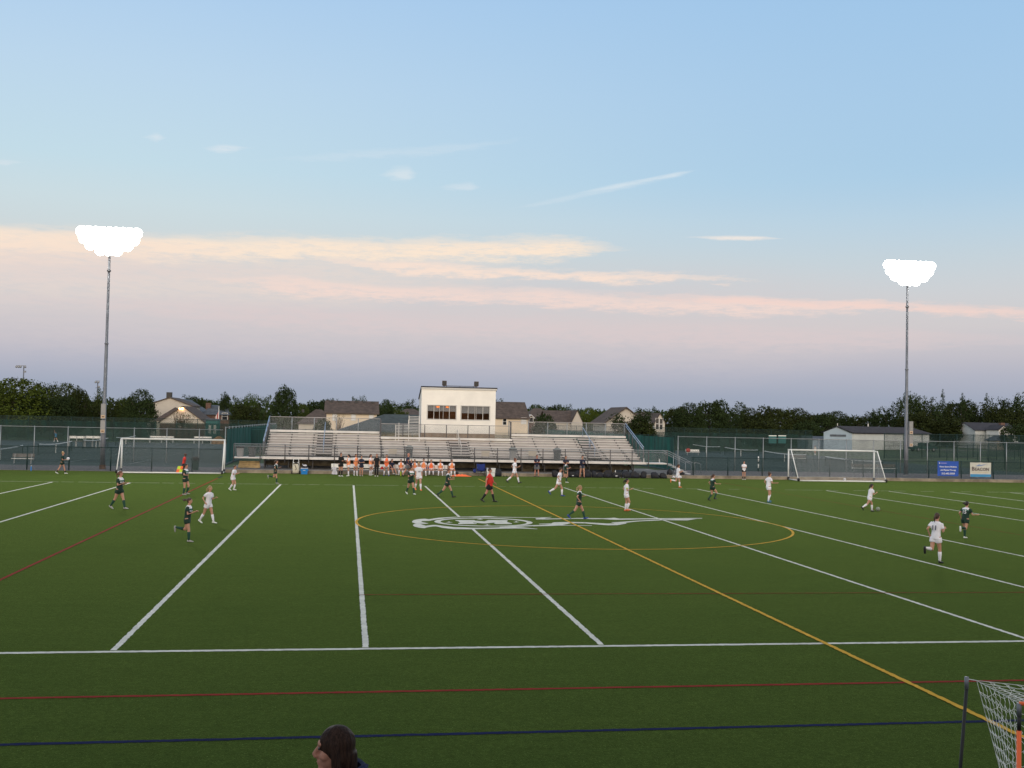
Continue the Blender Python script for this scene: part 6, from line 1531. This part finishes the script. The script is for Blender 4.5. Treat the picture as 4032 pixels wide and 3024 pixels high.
# folding chair
p = at(1896, 1873, 37.0); fc = thing('folding_chair', 'blue folding canvas chair left of the red referee', 'chair', (p.x, 37.0, 0), R(8))
a = MB(); a.add([(-.30, -.22, .46), (.30, -.22, .46), (.27, .20, .40), (-.27, .20, .40), (0, 0, .36)], [(0, 1, 4), (1, 2, 4), (2, 3, 4), (3, 0, 4)]); a.obj('seat', M['chair_blue'], fc)
a = MB(); vs = []
for i in range(7): x = -.30+.6*i/6; vs += [(x, .20+.05*math.sin(math.pi*i/6), .42), (x*1.08, .28+.06*math.sin(math.pi*i/6), .98-.05*math.sin(math.pi*i/6))]
a.add(vs, [(2*i, 2*i+2, 2*i+3, 2*i+1) for i in range(6)]); a.obj('backrest', M['chair_blue'], fc, True)
for s in (-1, 1):
    a = MB(); a.tube([(s*.30, .22, .02), (s*.32, .30, 1.0)], .012, 6); a.obj('back_post', M['dark'], fc)
    a = MB(); a.tube([(s*.30, -.25, .02), (-s*.05, .25, .42)], .012, 6); a.tube([(s*.30, -.25, .02), (s*.30, -.25, .62)], .012, 6); a.obj('leg', M['dark'], fc)
    a = MB(); a.box(s*.33-.05, s*.33+.05, -.27, .28, .61, .64); a.obj('armrest', M['chair_blue'], fc)
cp = thing('cup_bag', 'small blue bag hanging at the left side of the blue folding chair', 'bag', (p.x-.55, 36.95, .28)); a = MB(); a.rings([[(math.cos(t_)*r_, math.sin(t_)*r_*.7, z) for t_ in [2*math.pi*j/12 for j in range(12)]] for r_, z in ((.08, 0), (.12, .12), (.10, .3))]); a.obj('pouch', M['chair_blue'], cp, True); a = MB(); a.tube([(-.06, 0, .3), (0, 0, .42), (.06, 0, .3)], .01, 6); a.obj('strap', M['bag'], cp)
# pile of bibs
p = at(1813, 1876, 36.7); bp = thing('bib_pile', 'spread pile of orange bibs with a dark ball on the turf right of the bench', 'bibs', (p.x, 36.7, 0)); rr = random.Random(3); vs = []
for j in range(7):
    for i in range(15):
        e_ = math.sin(math.pi*i/14)*math.sin(math.pi*j/6); vs.append((-.85+1.7*i/14+rr.uniform(-.03, .03), -.28+.56*j/6+rr.uniform(-.04, .04), .01+e_*(.12+rr.uniform(-.07, .10))))
a = MB(); a.add(vs, [(j*15+i, j*15+i+1, (j+1)*15+i+1, (j+1)*15+i) for j in range(6) for i in range(14)]); a.obj('cloth', M['k_orange2'], bp)
a = MB(); a.ell((0, 0, 0), (.15, .15, .15), 14, 9); o = a.obj('ball', M['hair_dark'], None, True); o.location = (p.x-.25, 36.95, .2); tag(o, 'dark brown ball resting on the orange bibs', 'ball')
# small clutter by the seats
for u, v, mt, lb in ((1990, 1868, 'black', 'pair of black boots on the turf below the kerb right of the referee'), (2447, 1880, 'galv_dark', 'pair of grey boots in front of the black bags')):
    p = at(u, v, 36.9); o = thing('boots', lb, 'boots', (p.x, 36.9, 0))
    for s in (-.12, .12):
        a = MB(); a.rings([ring(Vector((s+.0, y_, h_)), w_, h_, Vector((1, 0, 0)), Vector((0, 0, 1)), 10) for y_, h_, w_ in ((-.14, .03, .03), (-.05, .04, .045), (.08, .055, .045), (.13, .05, .03))]); a.obj('boot', M[mt], o, True)
p = at(1500, 1858, 36.9); o = thing('red_pack', 'small red pack on the seat of the left team bench', 'bag', (at(1504, 1850, 37).x, 36.95, .445)); a = MB(); a.ell((0, 0, .1), (.11, .09, .1), 12, 7); a.obj('body', M['k_red'], o, True); a = MB(); a.tube([(-.04, 0, .18), (0, 0, .24), (.04, 0, .18)], .008, 5); a.obj('strap', M['black'], o)
p = at(1676, 1850, 37); o = thing('blue_pack', 'small blue pack on the bench between two seated orange bibs', 'bag', (at(1683, 1850, 37).x, 36.95, .445)); a = MB(); a.ell((0, 0, .15), (.10, .09, .15), 12, 7); a.obj('body', M['chair_blue'], o, True); a = MB(); a.tube([(-.04, 0, .28), (0, 0, .34), (.04, 0, .28)], .008, 5); a.obj('strap', M['black'], o)
# benches around the courts
CB = 'benches around the tennis courts'
def cbench(u0, u1, v, Yb, label, back, sc=1.0, legs=2): return bench(u0, u1, label, back, Yb, v, .02, legs, CB, 'bench_white', sc)
cbench(45, 132, 1830, 47.5, 'weathered bench with a brown backrest on the left court', 'slab'); cbench(3355, 3465, 1850, 52.6, 'weathered bench behind the net of the right goal', 'slab')
cbench(3462, 3530, 1850, 52.7, 'weathered bench just right of the right goal post', 'slab'); cbench(2701, 2755, 1777, 99, 'bright white bench with a red bag on the far right courts', 'bench_white', 1.0)
cbench(3112, 3175, 1800, 80, 'pale bench behind the left part of the right goal net', 'slab')
p = at(2710, 1770, 98.8); o = thing('red_bag', 'round red bag on the bright white court bench', 'bag', (p.x, 98.85, .47)); a = MB(); a.ell((0, 0, .26), (.34, .2, .28), 14, 8); a.obj('body', M['flag_red'], o, True); a = MB(); a.tube([(-.1, 0, .5), (0, 0, .62), (.1, 0, .5)], .02, 6); a.obj('handle', M['black'], o)
def shelter(u0, u1, vt, vb, Yb, label):
    a0 = at(u0, vt, Yb); a1 = at(u1, vt, Yb); zt = a0.z; zb = at(u0, vb, Yb).z; W_ = a1.x-a0.x
    o = thing('bench', label, 'bench', ((a0.x+a1.x)/2, Yb, .02), group=CB)
    a = MB(); a.box(-W_/2, W_/2, 0, .05, zb, zt); a.obj('backrest', M['bench_white'], o)
    a = MB(); a.box(-W_/2, W_/2, -.5, -.15, zb-.35, zb-.3); a.obj('seat', M['slab'], o)
    for x in (-W_/2+.05, -.02, W_/2-.1): a = MB(); a.box(x-.03, x+.05, -.05, 0, .0, zt); a.box(x-.03, x+.05, -.4, -.34, 0, zb-.35); a.obj('leg', M['galv'], o)
shelter(272, 334, 1717, 1726, 93, 'long white bench back left of the tall light pole, left half'); shelter(336, 398, 1717, 1726, 93, 'long white bench back left of the tall light pole, right half')
shelter(590, 685, 1717, 1723, 119, 'white bench back seen above the left goal crossbar'); shelter(764, 834, 1719, 1725, 119, 'white bench back above the right part of the left goal crossbar')
# pile of brown leaves and two green bins on the courts
p = at(862, 1724, 118); o = thing('soil_heap', 'brown heap of soil beyond the right end of the left goal', 'heap', (p.x, 118, 0)); a = MB(); rr = random.Random(8)
rs = [[(math.cos(t_)*1.1*f_*(1+.1*rr.uniform(-1, 1)), math.sin(t_)*.9*f_, z*1.15) for t_ in [2*math.pi*j/20 for j in range(20)]] for z, f_ in ((0, 1), (.5, .85), (.8, .5), (1, .15))]; a.rings(rs); a.obj('soil', mat('brown_soil', (.17, .10, .045), .95, var=.4, vscale=2), o)
for u, lb in ((3042, 'left one of two green tennis sign panels on the far right fence'), (3080, 'right one of two green tennis sign panels on the far right fence')):
    p0 = at(u-15, 1714, 122); p1 = at(u+15, 1746, 122); o = thing('sign_panel', lb, 'sign', ((p0.x+p1.x)/2, 122, p1.z), group='green panels on the far fence'); w_ = p1.x-p0.x; h_ = p0.z-p1.z
    a = MB(); a.box(-w_/2, w_/2, 0, .03, 0, h_*.9); a.obj('panel', M['teal'], o); a = MB(); a.box(-w_/2, w_/2, -.01, .03, h_*.9+.001, h_); a.obj('top_band', M['bench_white'], o)
# tape pole on the near court fence (white wrap)
p = at(2986, 1830, 51.4); o = thing('wrapped_post', 'green post wrapped with two white tapes left of the right goal', 'post', (p.x, 51.4, 0)); a = MB(); a.tube([(0, 0, 0), (0, 0, 1.9)], .05, 8); a.obj('post', M['green_pipe'], o, True)
for z0_, z1_ in ((.35, .75), (.95, 1.45)): a = MB(); a.tube([(0, 0, z0_), (0, 0, z1_)], .058, 8); a.obj('white_tape', M['white_paint'], o, True)

# unseen building added behind the near stand: it keeps the low western light off the near side of the turf
sb = thing('shade_building', 'unseen brick building added behind the near side stand to shade the turf', 'building', (-10, -60, 0))
a = MB(); a.box(-75, 75, -14, 0, 0, 12.5); a.obj('wall', M['brick'], sb)
a = MB(); a.box(-75.4, 75.4, -14.4, .4, 12.505, 12.9); a.obj('roof', M['shingle_dark'], sb)
for i in range(24):
    a = MB(); a.box(-71+6*i, -67.5+6*i, .005, .05, 3.2, 5.4); w_ = a.obj('window', M['trim'], sb); a = MB(); a.box(-70.9+6*i, -67.6+6*i, .052, .06, 3.3, 5.3); a.obj('pane', M['glass'], w_)
